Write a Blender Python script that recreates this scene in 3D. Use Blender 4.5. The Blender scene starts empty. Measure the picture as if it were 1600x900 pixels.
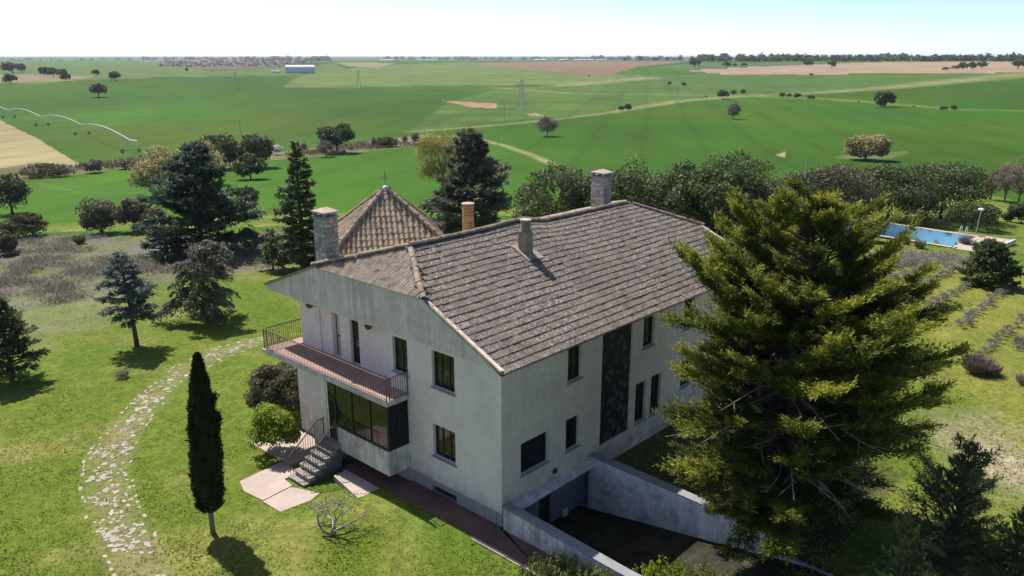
import bpy, math, random
import numpy as np
from mathutils import Vector, Matrix, Quaternion

S = bpy.context.scene
COL = S.collection
rng = np.random.default_rng(7)
random.seed(7)

# ------------------------------------------------------------------ camera
F_PX = 1254.0
H_CAM = 17.2
TH = math.atan((450 - 88) / F_PX)
cd = bpy.data.cameras.new('camera')
cam = bpy.data.objects.new('camera', cd)
COL.objects.link(cam)
cam.location = (0, 0, H_CAM)
cam.rotation_euler = (math.radians(90) - TH, 0, 0)
cd.sensor_width = 36.0
cd.lens = F_PX / 1600 * 36.0
cd.clip_start = 0.1
cd.clip_end = 40000
S.camera = cam

# house frame: u along the front wall, v along the side wall
HANG = math.radians(47.408)
EV = np.array([math.cos(HANG), math.sin(HANG)])
EU = np.array([-EV[1], EV[0]])
HC = np.array([-0.389, 26.761])

def W2(u, v):
    p = HC + u * EU + v * EV
    return p[0], p[1]

def UV(x, y):
    dx, dy = x - HC[0], y - HC[1]
    return dx * EU[0] + dy * EU[1], dx * EV[0] + dy * EV[1]

# ------------------------------------------------------------------ light
SUN_UV = (-0.74, -0.135)           # horizontal travel of the light per metre of drop
tx, ty = SUN_UV[0] * EU + SUN_UV[1] * EV
sd = Vector((tx, ty, -1)).normalized()
SUN_EL = math.asin(-sd.z)
SUN_ROT = math.atan2(-sd.x, -sd.y)
w = bpy.data.worlds.new('World')
S.world = w
w.use_nodes = True
nt = w.node_tree
bg = nt.nodes['Background']
sky = nt.nodes.new('ShaderNodeTexSky')
sky.sky_type = 'NISHITA'
sky.sun_disc = False
sky.sun_elevation = SUN_EL
sky.sun_rotation = SUN_ROT
sky.air_density = 0.45
sky.dust_density = 5.0
sky.altitude = 3000
sky.ozone_density = 0.1
nt.links.new(sky.outputs[0], bg.inputs[0])
bg.inputs[1].default_value = 0.15
ld = bpy.data.lights.new('sun', 'SUN')
ld.energy = 4.3
ld.angle = math.radians(0.53)
ld.color = (1.0, 0.945, 0.86)
sun = bpy.data.objects.new('sun', ld)
COL.objects.link(sun)
sun.location = (-40, 60, 80)
sun.rotation_euler = sd.to_track_quat('-Z', 'Y').to_euler()
S.view_settings.view_transform = 'Standard'
S.view_settings.look = 'None'
S.view_settings.gamma = 1.0
S.view_settings.use_curve_mapping = False
S.view_settings.exposure = 0.7
S.cycles.use_denoising = True
S.cycles.max_bounces = 6
S.cycles.transparent_max_bounces = 4
S.cycles.volume_bounces = 0
S.render.film_transparent = False

# ------------------------------------------------------------------ materials
MATS = {}

class NB:
    """small node-graph helper"""
    def __init__(self, name):
        self.m = bpy.data.materials.new(name)
        self.m.use_nodes = True
        self.t = self.m.node_tree
        self.p = self.t.nodes['Principled BSDF']
        self.out = self.t.nodes['Material Output']
        MATS[name] = self.m
    def n(self, typ, **kw):
        nd = self.t.nodes.new(typ)
        for k, v in kw.items():
            setattr(nd, k, v)
        return nd
    def link(self, a, b):
        self.t.links.new(a, b)
    def pos(self):
        return self.n('ShaderNodeNewGeometry').outputs['Position']
    def vec(self, scale=(1, 1, 1), rot=(0, 0, 0), src=None):
        mp = self.n('ShaderNodeMapping')
        mp.inputs['Scale'].default_value = scale
        mp.inputs['Rotation'].default_value = rot
        self.link(src if src is not None else self.pos(), mp.inputs['Vector'])
        return mp.outputs[0]
    def noise(self, scale=1, detail=4, rough=0.55, vec=None, dist=0.0):
        nd = self.n('ShaderNodeTexNoise')
        nd.inputs['Scale'].default_value = scale
        nd.inputs['Detail'].default_value = detail
        nd.inputs['Roughness'].default_value = rough
        nd.inputs['Distortion'].default_value = dist
        self.link(vec if vec is not None else self.pos(), nd.inputs['Vector'])
        return nd.outputs['Fac']
    def ramp(self, fac, stops):
        nd = self.n('ShaderNodeValToRGB')
        el = nd.color_ramp.elements
        while len(el) < len(stops):
            el.new(0.5)
        for e, (p, c) in zip(el, stops):
            e.position = p
            e.color = (c[0], c[1], c[2], 1) if not isinstance(c, (int, float)) else (c, c, c, 1)
        self.link(fac, nd.inputs[0])
        return nd.outputs[0]
    def mix(self, fac, a, b, mode='MIX'):
        nd = self.n('ShaderNodeMix', data_type='RGBA', blend_type=mode)
        for sock, v in ((nd.inputs[0], fac), (nd.inputs[6], a), (nd.inputs[7], b)):
            if isinstance(v, (int, float)):
                sock.default_value = v
            elif isinstance(v, tuple):
                sock.default_value = (v[0], v[1], v[2], 1)
            else:
                self.link(v, sock)
        return nd.outputs[2]
    def math(self, op, a, b=None):
        nd = self.n('ShaderNodeMath', operation=op)
        for sock, v in zip(nd.inputs, (a, b)):
            if v is None:
                continue
            if isinstance(v, (int, float)):
                sock.default_value = v
            else:
                self.link(v, sock)
        return nd.outputs[0]
    def attr(self, name, out='Color'):
        nd = self.n('ShaderNodeAttribute', attribute_name=name)
        return nd.outputs[out]
    def bump(self, h, strength=0.3, dist=0.02):
        nd = self.n('ShaderNodeBump')
        nd.inputs['Strength'].default_value = strength
        nd.inputs['Distance'].default_value = dist
        self.link(h, nd.inputs['Height'])
        self.link(nd.outputs[0], self.p.inputs['Normal'])
    def base(self, c, rough=0.8, spec=0.3, metal=0.0):
        if isinstance(c, tuple):
            self.p.inputs['Base Color'].default_value = (c[0], c[1], c[2], 1)
        else:
            self.link(c, self.p.inputs['Base Color'])
        if isinstance(rough, (int, float)):
            self.p.inputs['Roughness'].default_value = rough
        else:
            self.link(rough, self.p.inputs['Roughness'])
        self.p.inputs['Specular IOR Level'].default_value = spec
        self.p.inputs['Metallic'].default_value = metal
        return self.m

def plain(name, c, rough=0.7, spec=0.3, var=0.25, sc=6.0, metal=0.0):
    b = NB(name)
    k = b.ramp(b.noise(sc, 5), [(0.3, tuple(x * (1 - var) for x in c)), (0.7, tuple(min(1, x * (1 + var)) for x in c))])
    b.base(k, rough, spec, metal)
    b.bump(b.noise(sc * 6, 3), 0.15, 0.01)
    return b.m

def stucco(name, c, streak=0.5, dirt=(0.16, 0.15, 0.135), patch=0.35, zrange=None, blotch=0.3):
    b = NB(name)
    n1 = b.noise(0.55, 6, 0.6)
    n2 = b.noise(5.0, 5, 0.6)
    base = b.mix(b.ramp(n1, [(0.35, 0.0), (0.7, 1.0)]), tuple(x * 0.9 for x in c), c)
    base = b.mix(b.ramp(n2, [(0.45, 0.0), (0.75, 0.4)]), base, tuple(x * 0.8 for x in c))
    st = b.noise(1.0, 5, 0.62, b.vec((3.2, 3.2, 0.16)))
    big = b.noise(0.35, 3)
    st2 = b.noise(1.0, 8, 0.75, b.vec((9, 9, 0.7)))
    fac = b.math('MULTIPLY', b.ramp(b.math('ADD', b.math('MULTIPLY', st, 0.5), b.math('MULTIPLY', st2, 0.5)), [(0.42, 0.0), (0.66, 1.0)]), b.ramp(big, [(0.3, 0.35), (0.65, 1.0)]))
    fac = b.math('MULTIPLY', fac, streak)
    if zrange:
        sx = b.n('ShaderNodeSeparateXYZ')
        b.link(b.pos(), sx.inputs[0])
        mr = b.n('ShaderNodeMapRange')
        mr.inputs[1].default_value, mr.inputs[2].default_value = zrange
        mr.inputs[3].default_value, mr.inputs[4].default_value = 0.0, 1.0
        b.link(sx.outputs[2], mr.inputs[0])
        low = b.math('MULTIPLY', b.math('SUBTRACT', 1.0, mr.outputs[0]), b.ramp(b.noise(1.4, 6, 0.65), [(0.3, 0.0), (0.65, 1.0)]))
        fac = b.math('MAXIMUM', fac, b.math('MULTIPLY', low, 0.75))
    col = b.mix(fac, base, dirt)
    bl = b.math('MULTIPLY', b.ramp(b.noise(1.3, 9, 0.78, None, 0.3), [(0.46, 0.0), (0.66, 1.0)]), blotch)
    col = b.mix(bl, col, tuple(0.45 * x + 0.3 * y for x, y in zip(dirt, c)))
    sp = b.ramp(b.noise(22, 3, 0.6), [(0.62, 0.0), (0.75, patch)])
    col = b.mix(sp, col, tuple(x * 0.45 for x in c))
    b.base(col, 0.92, 0.15)
    b.bump(b.noise(45, 4), 0.35, 0.012)
    return b.m

stucco('stucco', (0.96, 0.81, 0.73), 0.16, (0.22, 0.19, 0.165), zrange=(0.4, 1.3), blotch=0.24)
stucco('stucco_gable', (0.90, 0.76, 0.68), 0.75, (0.24, 0.205, 0.18), 0.95, blotch=0.5)
stucco('stucco_side', (0.84, 0.715, 0.585), 0.2, (0.2, 0.165, 0.13), zrange=(0.6, 2.0), blotch=0.32)
stucco('plinth', (0.42, 0.385, 0.355), 0.6)
stucco('stair_side', (0.17, 0.15, 0.135), 0.7, (0.06, 0.055, 0.05))
stucco('render_blue', (0.93, 0.86, 0.81), 0.5, (0.11, 0.08, 0.06), 0.9, blotch=0.85)
stucco('render_old', (0.84, 0.76, 0.68), 0.9, (0.10, 0.08, 0.068), 0.8, blotch=0.9)
stucco('coping', (0.33, 0.34, 0.35), 0.6, (0.12, 0.11, 0.1), 0.5)
stucco('basement', (0.30, 0.32, 0.36), 0.6, (0.1, 0.1, 0.1))
plain('slab_edge', (0.55, 0.50, 0.46), 0.9, 0.2, 0.25, 3)
plain('dark_frame', (0.028, 0.026, 0.025), 0.45, 0.4)
plain('iron', (0.16, 0.095, 0.07), 0.7, 0.3, 0.35, 30)
plain('lamp_rust', (0.20, 0.085, 0.04), 0.8, 0.2, 0.4, 20)
plain('sill', (0.30, 0.28, 0.26), 0.85)
plain('interior', (0.05, 0.045, 0.04), 0.9, 0.1)
plain('terracotta', (0.50, 0.30, 0.13), 0.85, 0.2, 0.3, 4)
plain('terracotta_grey', (0.34, 0.27, 0.19), 0.9, 0.2, 0.3, 4)
plain('lead_flash', (0.30, 0.27, 0.23), 0.8)
plain('white_paint', (0.75, 0.75, 0.73), 0.6)
plain('steel', (0.5, 0.5, 0.5), 0.35, 0.5, 0.1, 10, 0.8)
plain('galv', (0.42, 0.43, 0.44), 0.55, 0.4, 0.15, 1, 0.3)
plain('pipe_white', (0.62, 0.63, 0.62), 0.5, 0.4, 0.1, 1)
plain('rubber', (0.03, 0.03, 0.03), 0.9)
plain('bark', (0.10, 0.075, 0.055), 0.95, 0.1, 0.4, 8)
plain('bark_grey', (0.20, 0.18, 0.165), 0.95, 0.1, 0.35, 8)
plain('dead_wood', (0.33, 0.29, 0.25), 0.95, 0.1, 0.35, 8)
plain('red_paint', (0.35, 0.16, 0.12), 0.7)

def glass(name, c, rough=0.04, spec=0.5):
    b = NB(name)
    b.base(c, rough, spec)
    b.bump(b.noise(1.5, 2), 0.01, 0.05)
glass('glass', (0.010, 0.012, 0.012))
glass('glass_side', (0.010, 0.010, 0.014), 0.15, 0.2)

def glassblock():
    b = NB('glass_block')
    oi = b.n('ShaderNodeObjectInfo')
    c = b.ramp(oi.outputs['Random'], [(0.0, (0.012, 0.012, 0.018)), (0.7, (0.02, 0.02, 0.03)), (0.8, (0.06, 0.062, 0.075)), (1.0, (0.085, 0.085, 0.095))])
    b.base(c, 0.55, 0.2)
glassblock()

def paver(name, c, dirt):
    b = NB(name)
    n1 = b.noise(0.8, 6, 0.65)
    n2 = b.noise(7, 5, 0.6)
    col = b.mix(b.ramp(n1, [(0.4, 0.0), (0.7, 0.65)]), c, dirt)
    col = b.mix(b.ramp(n2, [(0.5, 0.0), (0.8, 0.5)]), col, tuple(x * 0.6 for x in c))
    b.base(col, 0.95, 0.1)
    b.bump(b.noise(30, 4), 0.3, 0.015)
paver('paving_pink', (0.50, 0.405, 0.36), (0.32, 0.26, 0.22))
paver('paving_dark', (0.22, 0.12, 0.10), (0.07, 0.05, 0.045))  # brown paving with the house's shade worked into its colour
paver('balcony_tile', (0.48, 0.33, 0.29), (0.30, 0.20, 0.17))
paver('kerb_stone', (0.52, 0.42, 0.35), (0.30, 0.24, 0.2))
paver('path_stone', (0.42, 0.39, 0.34), (0.25, 0.225, 0.17))
paver('step_stone', (0.33, 0.305, 0.27), (0.10, 0.095, 0.085))
paver('rock', (0.5, 0.47, 0.43), (0.3, 0.28, 0.24))

def chim_stone():
    b = NB('chimney_stone')
    oi = b.n('ShaderNodeObjectInfo')
    k = b.ramp(oi.outputs['Random'], [(0, (0.30, 0.27, 0.235)), (0.5, (0.40, 0.375, 0.34)), (1, (0.52, 0.49, 0.45))])
    col = b.mix(b.ramp(b.noise(9, 5), [(0.42, 0.0), (0.75, 0.8)]), k, (0.13, 0.12, 0.11))
    b.base(col, 0.95, 0.1)
    b.bump(b.noise(25, 4), 0.5, 0.02)
chim_stone()

def tile_mat(name, c0, c1, lich, lamt, orange=0.0, warm=None):
    b = NB(name)
    cell = b.n('ShaderNodeTexWhiteNoise', noise_dimensions='3D')
    q = b.n('ShaderNodeVectorMath', operation='SNAP')
    q.inputs[1].default_value = (0.29, 0.29, 0.29)
    b.link(b.vec((1, 1, 1), (0, 0, -HANG)), q.inputs[0])
    b.link(q.outputs[0], cell.inputs['Vector'])
    base = b.mix(cell.outputs['Value'], c0, c1)
    base = b.mix(b.ramp(b.noise(0.45, 5, 0.6), [(0.35, 0.0), (0.7, 0.7)]), base, tuple((x + y) * 0.62 for x, y in zip(c0, c1)))
    # dark weathering
    base = b.mix(b.ramp(b.noise(3.2, 6, 0.7), [(0.45, 0.0), (0.72, 0.75)]), base, (0.06, 0.05, 0.05))
    # pale lichen specks, thicker in patches
    sp = b.ramp(b.noise(9.0, 4, 0.75), [(0.535, 0.0), (0.60, 1.0)])
    patch = b.ramp(b.noise(0.30, 4, 0.6), [(0.3, 0.25), (0.65, 1.0)])
    base = b.mix(b.math('MULTIPLY', b.math('MULTIPLY', sp, patch), lamt), base, lich)
    if orange:
        o = b.ramp(b.noise(0.9, 5, 0.7), [(0.55, 0.0), (0.68, 1.0)])
        base = b.mix(b.math('MULTIPLY', o, orange), base, warm or (0.40, 0.25, 0.07))
    b.base(base, 0.92, 0.15)
    b.bump(b.noise(30, 4), 0.5, 0.012)
tile_mat('tile_main', (0.16, 0.130, 0.113), (0.24, 0.198, 0.17), (0.58, 0.55, 0.50), 0.85, 0.2, (0.34, 0.22, 0.10))
tile_mat('tile_hip', (0.30, 0.235, 0.185), (0.44, 0.36, 0.29), (0.50, 0.46, 0.38), 0.5, 0.45)
tile_mat('tile_tower', (0.31, 0.235, 0.165), (0.43, 0.345, 0.25), (0.50, 0.45, 0.36), 0.45, 0.3, (0.45, 0.27, 0.08))
tile_mat('tile_ridge', (0.26, 0.205, 0.15), (0.42, 0.34, 0.25), (0.5, 0.46, 0.38), 0.5, 0.6)

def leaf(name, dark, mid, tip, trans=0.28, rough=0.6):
    """tint.r = 0 inner .. 1 fresh growth (clumped crowns: 0 underside .. 1 top), tint.g = random"""
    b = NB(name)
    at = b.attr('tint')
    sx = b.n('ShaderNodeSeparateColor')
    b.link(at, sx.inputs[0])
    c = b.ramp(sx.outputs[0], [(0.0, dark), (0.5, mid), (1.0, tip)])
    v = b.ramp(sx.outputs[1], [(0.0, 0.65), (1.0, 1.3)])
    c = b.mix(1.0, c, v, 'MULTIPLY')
    b.base(c, rough, 0.25)
    tr = b.n('ShaderNodeBsdfTranslucent')
    b.link(c, tr.inputs[0])
    ms = b.n('ShaderNodeMixShader')
    ms.inputs[0].default_value = trans
    b.link(b.p.outputs[0], ms.inputs[1])
    b.link(tr.outputs[0], ms.inputs[2])
    b.link(ms.outputs[0], b.out.inputs[0])
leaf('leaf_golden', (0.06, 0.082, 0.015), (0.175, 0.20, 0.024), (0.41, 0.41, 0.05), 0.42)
leaf('leaf_cypress', (0.018, 0.03, 0.0135), (0.03, 0.051, 0.018), (0.075, 0.0975, 0.027), 0.12)
leaf('leaf_cedar', (0.0414, 0.0633, 0.0437), (0.0805, 0.115, 0.0782), (0.184, 0.23, 0.161))
leaf('leaf_bluecedar', (0.045, 0.075, 0.068), (0.09, 0.135, 0.12), (0.18, 0.235, 0.20))
leaf('leaf_spruce', (0.046, 0.069, 0.0299), (0.092, 0.1323, 0.0483), (0.1955, 0.23, 0.092))
leaf('leaf_droop', (0.065, 0.075, 0.048), (0.14, 0.15, 0.095), (0.27, 0.27, 0.18))
leaf('leaf_oak', (0.0375, 0.05, 0.0225), (0.0825, 0.1, 0.0425), (0.175, 0.1875, 0.0825))
leaf('leaf_oak_grey', (0.066, 0.0696, 0.042), (0.12, 0.12, 0.0744), (0.204, 0.192, 0.12))
leaf('leaf_pine', (0.0364, 0.0546, 0.0195), (0.0806, 0.1118, 0.039), (0.169, 0.2015, 0.0715))
leaf('leaf_hedge', (0.0473, 0.0675, 0.027), (0.1013, 0.1283, 0.0513), (0.2025, 0.2228, 0.0945))
leaf('leaf_willow', (0.22, 0.19, 0.09), (0.33, 0.29, 0.13), (0.45, 0.41, 0.18), 0.4)
leaf('leaf_yellow', (0.22, 0.19, 0.04), (0.30, 0.27, 0.06), (0.42, 0.38, 0.10), 0.4)
leaf('leaf_bare', (0.16, 0.125, 0.115), (0.23, 0.18, 0.165), (0.30, 0.24, 0.21), 0.1)
leaf('leaf_blossom', (0.5, 0.45, 0.46), (0.65, 0.6, 0.6), (0.8, 0.76, 0.75), 0.4)
leaf('leaf_bright', (0.09, 0.14, 0.015), (0.22, 0.30, 0.03), (0.40, 0.46, 0.06), 0.45)
leaf('leaf_greyshrub', (0.06, 0.058, 0.032), (0.12, 0.11, 0.065), (0.21, 0.18, 0.11))
leaf('leaf_dry', (0.13, 0.10, 0.075), (0.22, 0.175, 0.135), (0.33, 0.28, 0.22), 0.15)
leaf('leaf_grass', (0.15, 0.215, 0.022), (0.24, 0.30, 0.036), (0.40, 0.39, 0.08), 0.5)
leaf('leaf_weed', (0.10, 0.13, 0.03), (0.20, 0.24, 0.06), (0.36, 0.36, 0.12), 0.35)
leaf('leaf_scrub', (0.16, 0.14, 0.11), (0.26, 0.23, 0.19), (0.38, 0.34, 0.27), 0.3)

# ------------------------------------------------------------------ mesh helpers
def mesh_np(name, verts, faces, mat=None, tint=None, smooth=False):
    """faces: int array (m,3) or (m,4), or list of such arrays"""
    if not isinstance(faces, list):
        faces = [faces]
    faces = [np.asarray(f, dtype=np.int32) for f in faces if len(f)]
    verts = np.asarray(verts, dtype=np.float32)
    me = bpy.data.meshes.new(name)
    me.vertices.add(len(verts))
    me.vertices.foreach_set('co', verts.ravel())
    loops = np.concatenate([f.ravel() for f in faces])
    tot = np.concatenate([np.full(len(f), f.shape[1], dtype=np.int32) for f in faces])
    start = np.concatenate([[0], np.cumsum(tot)[:-1]]).astype(np.int32)
    me.loops.add(len(loops))
    me.polygons.add(len(tot))
    me.loops.foreach_set('vertex_index', loops)
    me.polygons.foreach_set('loop_start', start)
    me.polygons.foreach_set('loop_total', tot)
    me.polygons.foreach_set('use_smooth', np.full(len(tot), bool(smooth)))
    me.update(calc_edges=True)
    if tint is not None:
        a = me.attributes.new('tint', 'FLOAT_COLOR', 'POINT')
        c = np.ones((len(verts), 4), dtype=np.float32)
        c[:, :tint.shape[1]] = tint
        a.data.foreach_set('color', c.ravel())
    if mat:
        me.materials.append(MATS[mat])
    return me

class MB:
    """collects simple shapes into one mesh"""
    def __init__(self):
        self.v, self.q, self.t = [], [], []
        self.k = 0
    def add(self, v, q=(), t=()):
        v = np.asarray(v, float)
        self.v.append(v)
        if len(q): self.q.append(np.asarray(q) + self.k)
        if len(t): self.t.append(np.asarray(t) + self.k)
        self.k += len(v)
        return self
    def box(self, x0, x1, y0, y1, z0, z1, jit=0.0):
        v = np.array([(x, y, z) for z in (z0, z1) for y in (y0, y1) for x in (x0, x1)], float)
        if jit: v = v + rng.normal(0, jit, v.shape)
        return self.add(v, [(0, 2, 3, 1), (4, 5, 7, 6), (0, 1, 5, 4), (2, 6, 7, 3), (0, 4, 6, 2), (1, 3, 7, 5)])
    def tube(self, pts, rad, n=6, cap=True):
        pts = np.asarray(pts, float)
        m = len(pts)
        rad = np.broadcast_to(np.asarray(rad, float), (m,))
        tg = np.gradient(pts, axis=0) if m > 2 else np.repeat((pts[1] - pts[0])[None], 2, 0)
        tg = tg / (np.linalg.norm(tg, axis=1)[:, None] + 1e-9)
        ref = np.array([0, 0, 1.0]) if abs(tg[0][2]) < 0.9 else np.array([1.0, 0, 0])
        a = np.cross(tg, ref); a /= np.linalg.norm(a, axis=1)[:, None] + 1e-9
        b = np.cross(tg, a)
        an = np.linspace(0, 2 * np.pi, n, endpoint=False)
        ring = pts[:, None, :] + rad[:, None, None] * (np.cos(an)[None, :, None] * a[:, None, :] + np.sin(an)[None, :, None] * b[:, None, :])
        v = ring.reshape(-1, 3)
        q = [(i * n + j, i * n + (j + 1) % n, (i + 1) * n + (j + 1) % n, (i + 1) * n + j) for i in range(m - 1) for j in range(n)]
        t = []
        if cap:
            v = np.vstack([v, pts[:1], pts[-1:]])
            c0, c1 = m * n, m * n + 1
            t = [(c0, (j + 1) % n, j) for j in range(n)] + [(c1, (m - 1) * n + j, (m - 1) * n + (j + 1) % n) for j in range(n)]
        return self.add(v, q, t)
    def lathe(self, cx, cy, prof, n=16):
        an = np.linspace(0, 2 * np.pi, n, endpoint=False)
        v = np.array([(cx + r * math.cos(a), cy + r * math.sin(a), z) for r, z in prof for a in an])
        m = len(prof)
        q = [(i * n + j, i * n + (j + 1) % n, (i + 1) * n + (j + 1) % n, (i + 1) * n + j) for i in range(m - 1) for j in range(n)]
        return self.add(v, q)
    def prism(self, poly, z0, z1):
        """poly: list of (x,y), convex or fan-safe"""
        n = len(poly)
        v = [(x, y, z0) for x, y in poly] + [(x, y, z1) for x, y in poly]
        q = [(i, (i + 1) % n, n + (i + 1) % n, n + i) for i in range(n)]
        t = [(n, n + i, n + i + 1) for i in range(1, n - 1)] + [(0, i + 1, i) for i in range(1, n - 1)]
        return self.add(v, q, t)
    def mesh(self, name, mat=None, smooth=False):
        f = []
        if self.q: f.append(np.vstack(self.q))
        if self.t: f.append(np.vstack(self.t))
        return mesh_np(name, np.vstack(self.v), f, mat, smooth=smooth)
    def build(self, name, mat=None, parent=None, smooth=False):
        return obj(name, self.mesh(name, mat, smooth), parent)

def obj(name, me, parent=None, loc=None, rotz=None):
    o = bpy.data.objects.new(name, me)
    COL.objects.link(o)
    if parent: o.parent = parent
    if loc is not None: o.location = loc
    if rotz is not None: o.rotation_euler = (0, 0, rotz)
    return o

def tag(o, label=None, cat=None, group=None, kind=None):
    if label: o['label'] = label
    if cat: o['category'] = cat
    if group: o['group'] = group
    if kind: o['kind'] = kind
    return o

def thing(name, label, cat, loc=(0, 0, 0), rotz=0.0, group=None):
    return tag(obj(name, None, None, loc, rotz), label, cat, group)

def dup(root, loc, rotz=0.0, scale=1.0, label=None, group=None):
    r = root.copy(); COL.objects.link(r)
    r.location = loc; r.rotation_euler = (0, 0, rotz); r.scale = (scale,) * 3 if np.isscalar(scale) else scale
    if label: r['label'] = label
    if group: r['group'] = group
    for ch in list(root.children):
        c = ch.copy(); COL.objects.link(c); c.parent = r
        for g in list(ch.children):
            d = g.copy(); COL.objects.link(d); d.parent = c
    return r

# ------------------------------------------------------------------ terrain height
_R = np.array([0, 40, 70, 110, 180, 280, 420, 650, 950, 1300, 1700, 2300, 3200, 4500, 7000, 12000, 20000, 40000], float)
_Z = np.array([0, 0, -0.4, -2.4, -6.0, -8.6, -8.8, -6.2, -2.6, 0.8, 2.6, 2.4, -2.0, -6.0, -2.0, 9.0, 9.0, 9.0], float)
_LR = np.log(_R + 30)
_TG = np.gradient(_Z, _LR)

def smooth(a, b, x):
    t = np.clip((x - a) / (b - a), 0, 1)
    return t * t * (3 - 2 * t)

POOL_C = None
def terrain(x, y):
    x = np.asarray(x, float); y = np.asarray(y, float)
    r = np.hypot(x, y)
    lr = np.clip(np.log(r + 30), _LR[0], _LR[-1] - 1e-6)
    i = np.clip(np.searchsorted(_LR, lr, side='right') - 1, 0, len(_LR) - 2)
    h = _LR[i + 1] - _LR[i]
    t = (lr - _LR[i]) / h
    z = (_Z[i] * (1 + 2 * t) * (1 - t) ** 2 + h * _TG[i] * t * (1 - t) ** 2
         + _Z[i + 1] * t * t * (3 - 2 * t) + h * _TG[i + 1] * t * t * (t - 1))
    far = smooth(170, 420, r) * (1 - smooth(2600, 4500, r))
    z = z + far * (1.5 * np.sin(x / 130 + 0.8) * np.sin(y / 170 + 0.4) + 2.4 * np.sin(x / 420 + 1.9) * np.cos(y / 520))
    ang = np.arctan2(x, np.maximum(y, 1e-3))
    z = z + smooth(700, 1500, r) * (1 - smooth(2600, 4000, r)) * 4.2 * smooth(-0.05, 0.3, ang)
    z = z + smooth(500, 900, r) * (1 - smooth(1300, 2000, r)) * 3.0 * np.exp(-((ang + 0.40) / 0.14) ** 2)
    # lawn drops a little left of the front steps
    u, v = UV(x, y)
    z = z - 0.35 * smooth(4.5, 8.0, u) * (1 - smooth(60, 90, r))
    z = z + 0.05 * np.sin(x * 0.7 + 1) * np.sin(y * 0.55) * (1 - smooth(60, 120, r)) * smooth(2.0, 5, np.maximum(-v - 1, np.abs(u - 6) - 8))
    z = z - 0.10 * ((v > -1.22) & (v < 0.2) & (u > -3.3) & (u < 10.7))
    z = z - 0.45 * ((v > -0.35) & (v < 19.8) & (u > 0.35) & (u < 13.2))
    # ramp court beside the house
    inn = (u < 0.62) & (u > -12) & (v > 0.13) & (v < 5.58)
    ramp = np.minimum(-1.66 + 0.165 * (0.5 - u), 0.0)
    z = np.where(inn, np.minimum(z, ramp), z)
    # pool basin
    if POOL_C is not None:
        px, py = pool_local(x, y)
        z = np.where((px > POOL[0] - 0.1) & (px < POOL[1] + 0.1) & (py > POOL[2] - 0.1) & (py < POOL[3] + 0.1), POOL_Z - 2.4, z)
    return z

def ray(px, py):
    c, s = math.cos(TH), math.sin(TH)
    X = (np.asarray(px, float) - 800) / F_PX
    Y = -(np.asarray(py, float) - 450) / F_PX
    return np.stack([X, c + s * Y, -s + c * Y], -1)

_TT = np.geomspace(10, 30000, 900)
def G(px, py):
    """where a line of sight meets the ground"""
    d = ray(px, py)
    P = d[None] * _TT[:, None]
    dz = H_CAM + P[:, 2] - terrain(P[:, 0], P[:, 1])
    k = np.argmax(dz < 0)
    if dz[k] >= 0: k = len(_TT) - 1
    a, b = _TT[max(k - 1, 0)], _TT[k]
    for _ in range(30):
        m = (a + b) / 2
        q = d * m
        if H_CAM + q[2] < terrain(q[0], q[1]): b = m
        else: a = m
    q = d * a
    return np.array([q[0], q[1], float(terrain(q[0], q[1]))])

def T(px, yb, yt):
    """ground point below a foot and the height up to a top"""
    p = G(px, yb)
    d = ray(px, yt)
    k = math.hypot(p[0], p[1]) / math.hypot(d[0], d[1])
    return p, H_CAM + d[2] * k - p[2]

def px_per_m(p):
    return F_PX / (p[1] * math.cos(TH) + (H_CAM - p[2]) * math.sin(TH))

# pool frame: level terrace, local x along its long side
_pa = G(1488, 387)[:2]; _pb = G(1318, 363)[:2]
_pd = (_pb - _pa) / np.linalg.norm(_pb - _pa)
_pn = np.array([_pd[1], -_pd[0]])
if _pn[1] < 0: _pn = -_pn
def pool_local(x, y):
    return (x - _pa[0]) * _pd[0] + (y - _pa[1]) * _pd[1], (x - _pa[0]) * _pn[0] + (y - _pa[1]) * _pn[1]
_w = pool_local(*G(1500, 373)[:2])[1]
POOL = (0.0, float(np.linalg.norm(_pb - _pa)) + 0.6, 0.0, float(_w))
POOL_Z = float(terrain(_pa[0], _pa[1])) + 0.12
POOL_C = True

# ------------------------------------------------------------------ ground sheet
def in_poly(px, py, poly):
    inside = np.zeros(px.shape, bool)
    n = len(poly)
    for i in range(n):
        x0, y0 = poly[i]; x1, y1 = poly[(i + 1) % n]
        if y0 == y1: continue
        c = ((y0 > py) != (y1 > py)) & (px < (x1 - x0) * (py - y0) / (y1 - y0) + x0)
        inside ^= c
    return inside

def wpoly(pts):
    out = []
    n = len(pts)
    for i in range(n):
        a = np.array(pts[i], float); b = np.array(pts[(i + 1) % n], float)
        m = max(1, int(np.linalg.norm(b - a) / 60))
        for k in range(m):
            q = a + (b - a) * k / m
            out.append(tuple(G(q[0], q[1])[:2]))
    return out

def wline(pts):
    return np.array([G(*p)[:2] for p in pts])

def dist_line(x, y, pl):
    d = np.full(x.shape, 1e9)
    for a, b in zip(pl[:-1], pl[1:]):
        ab = b - a
        t = np.clip(((x - a[0]) * ab[0] + (y - a[1]) * ab[1]) / (ab @ ab), 0, 1)
        d = np.minimum(d, np.hypot(x - a[0] - t * ab[0], y - a[1] - t * ab[1]))
    return d

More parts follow.
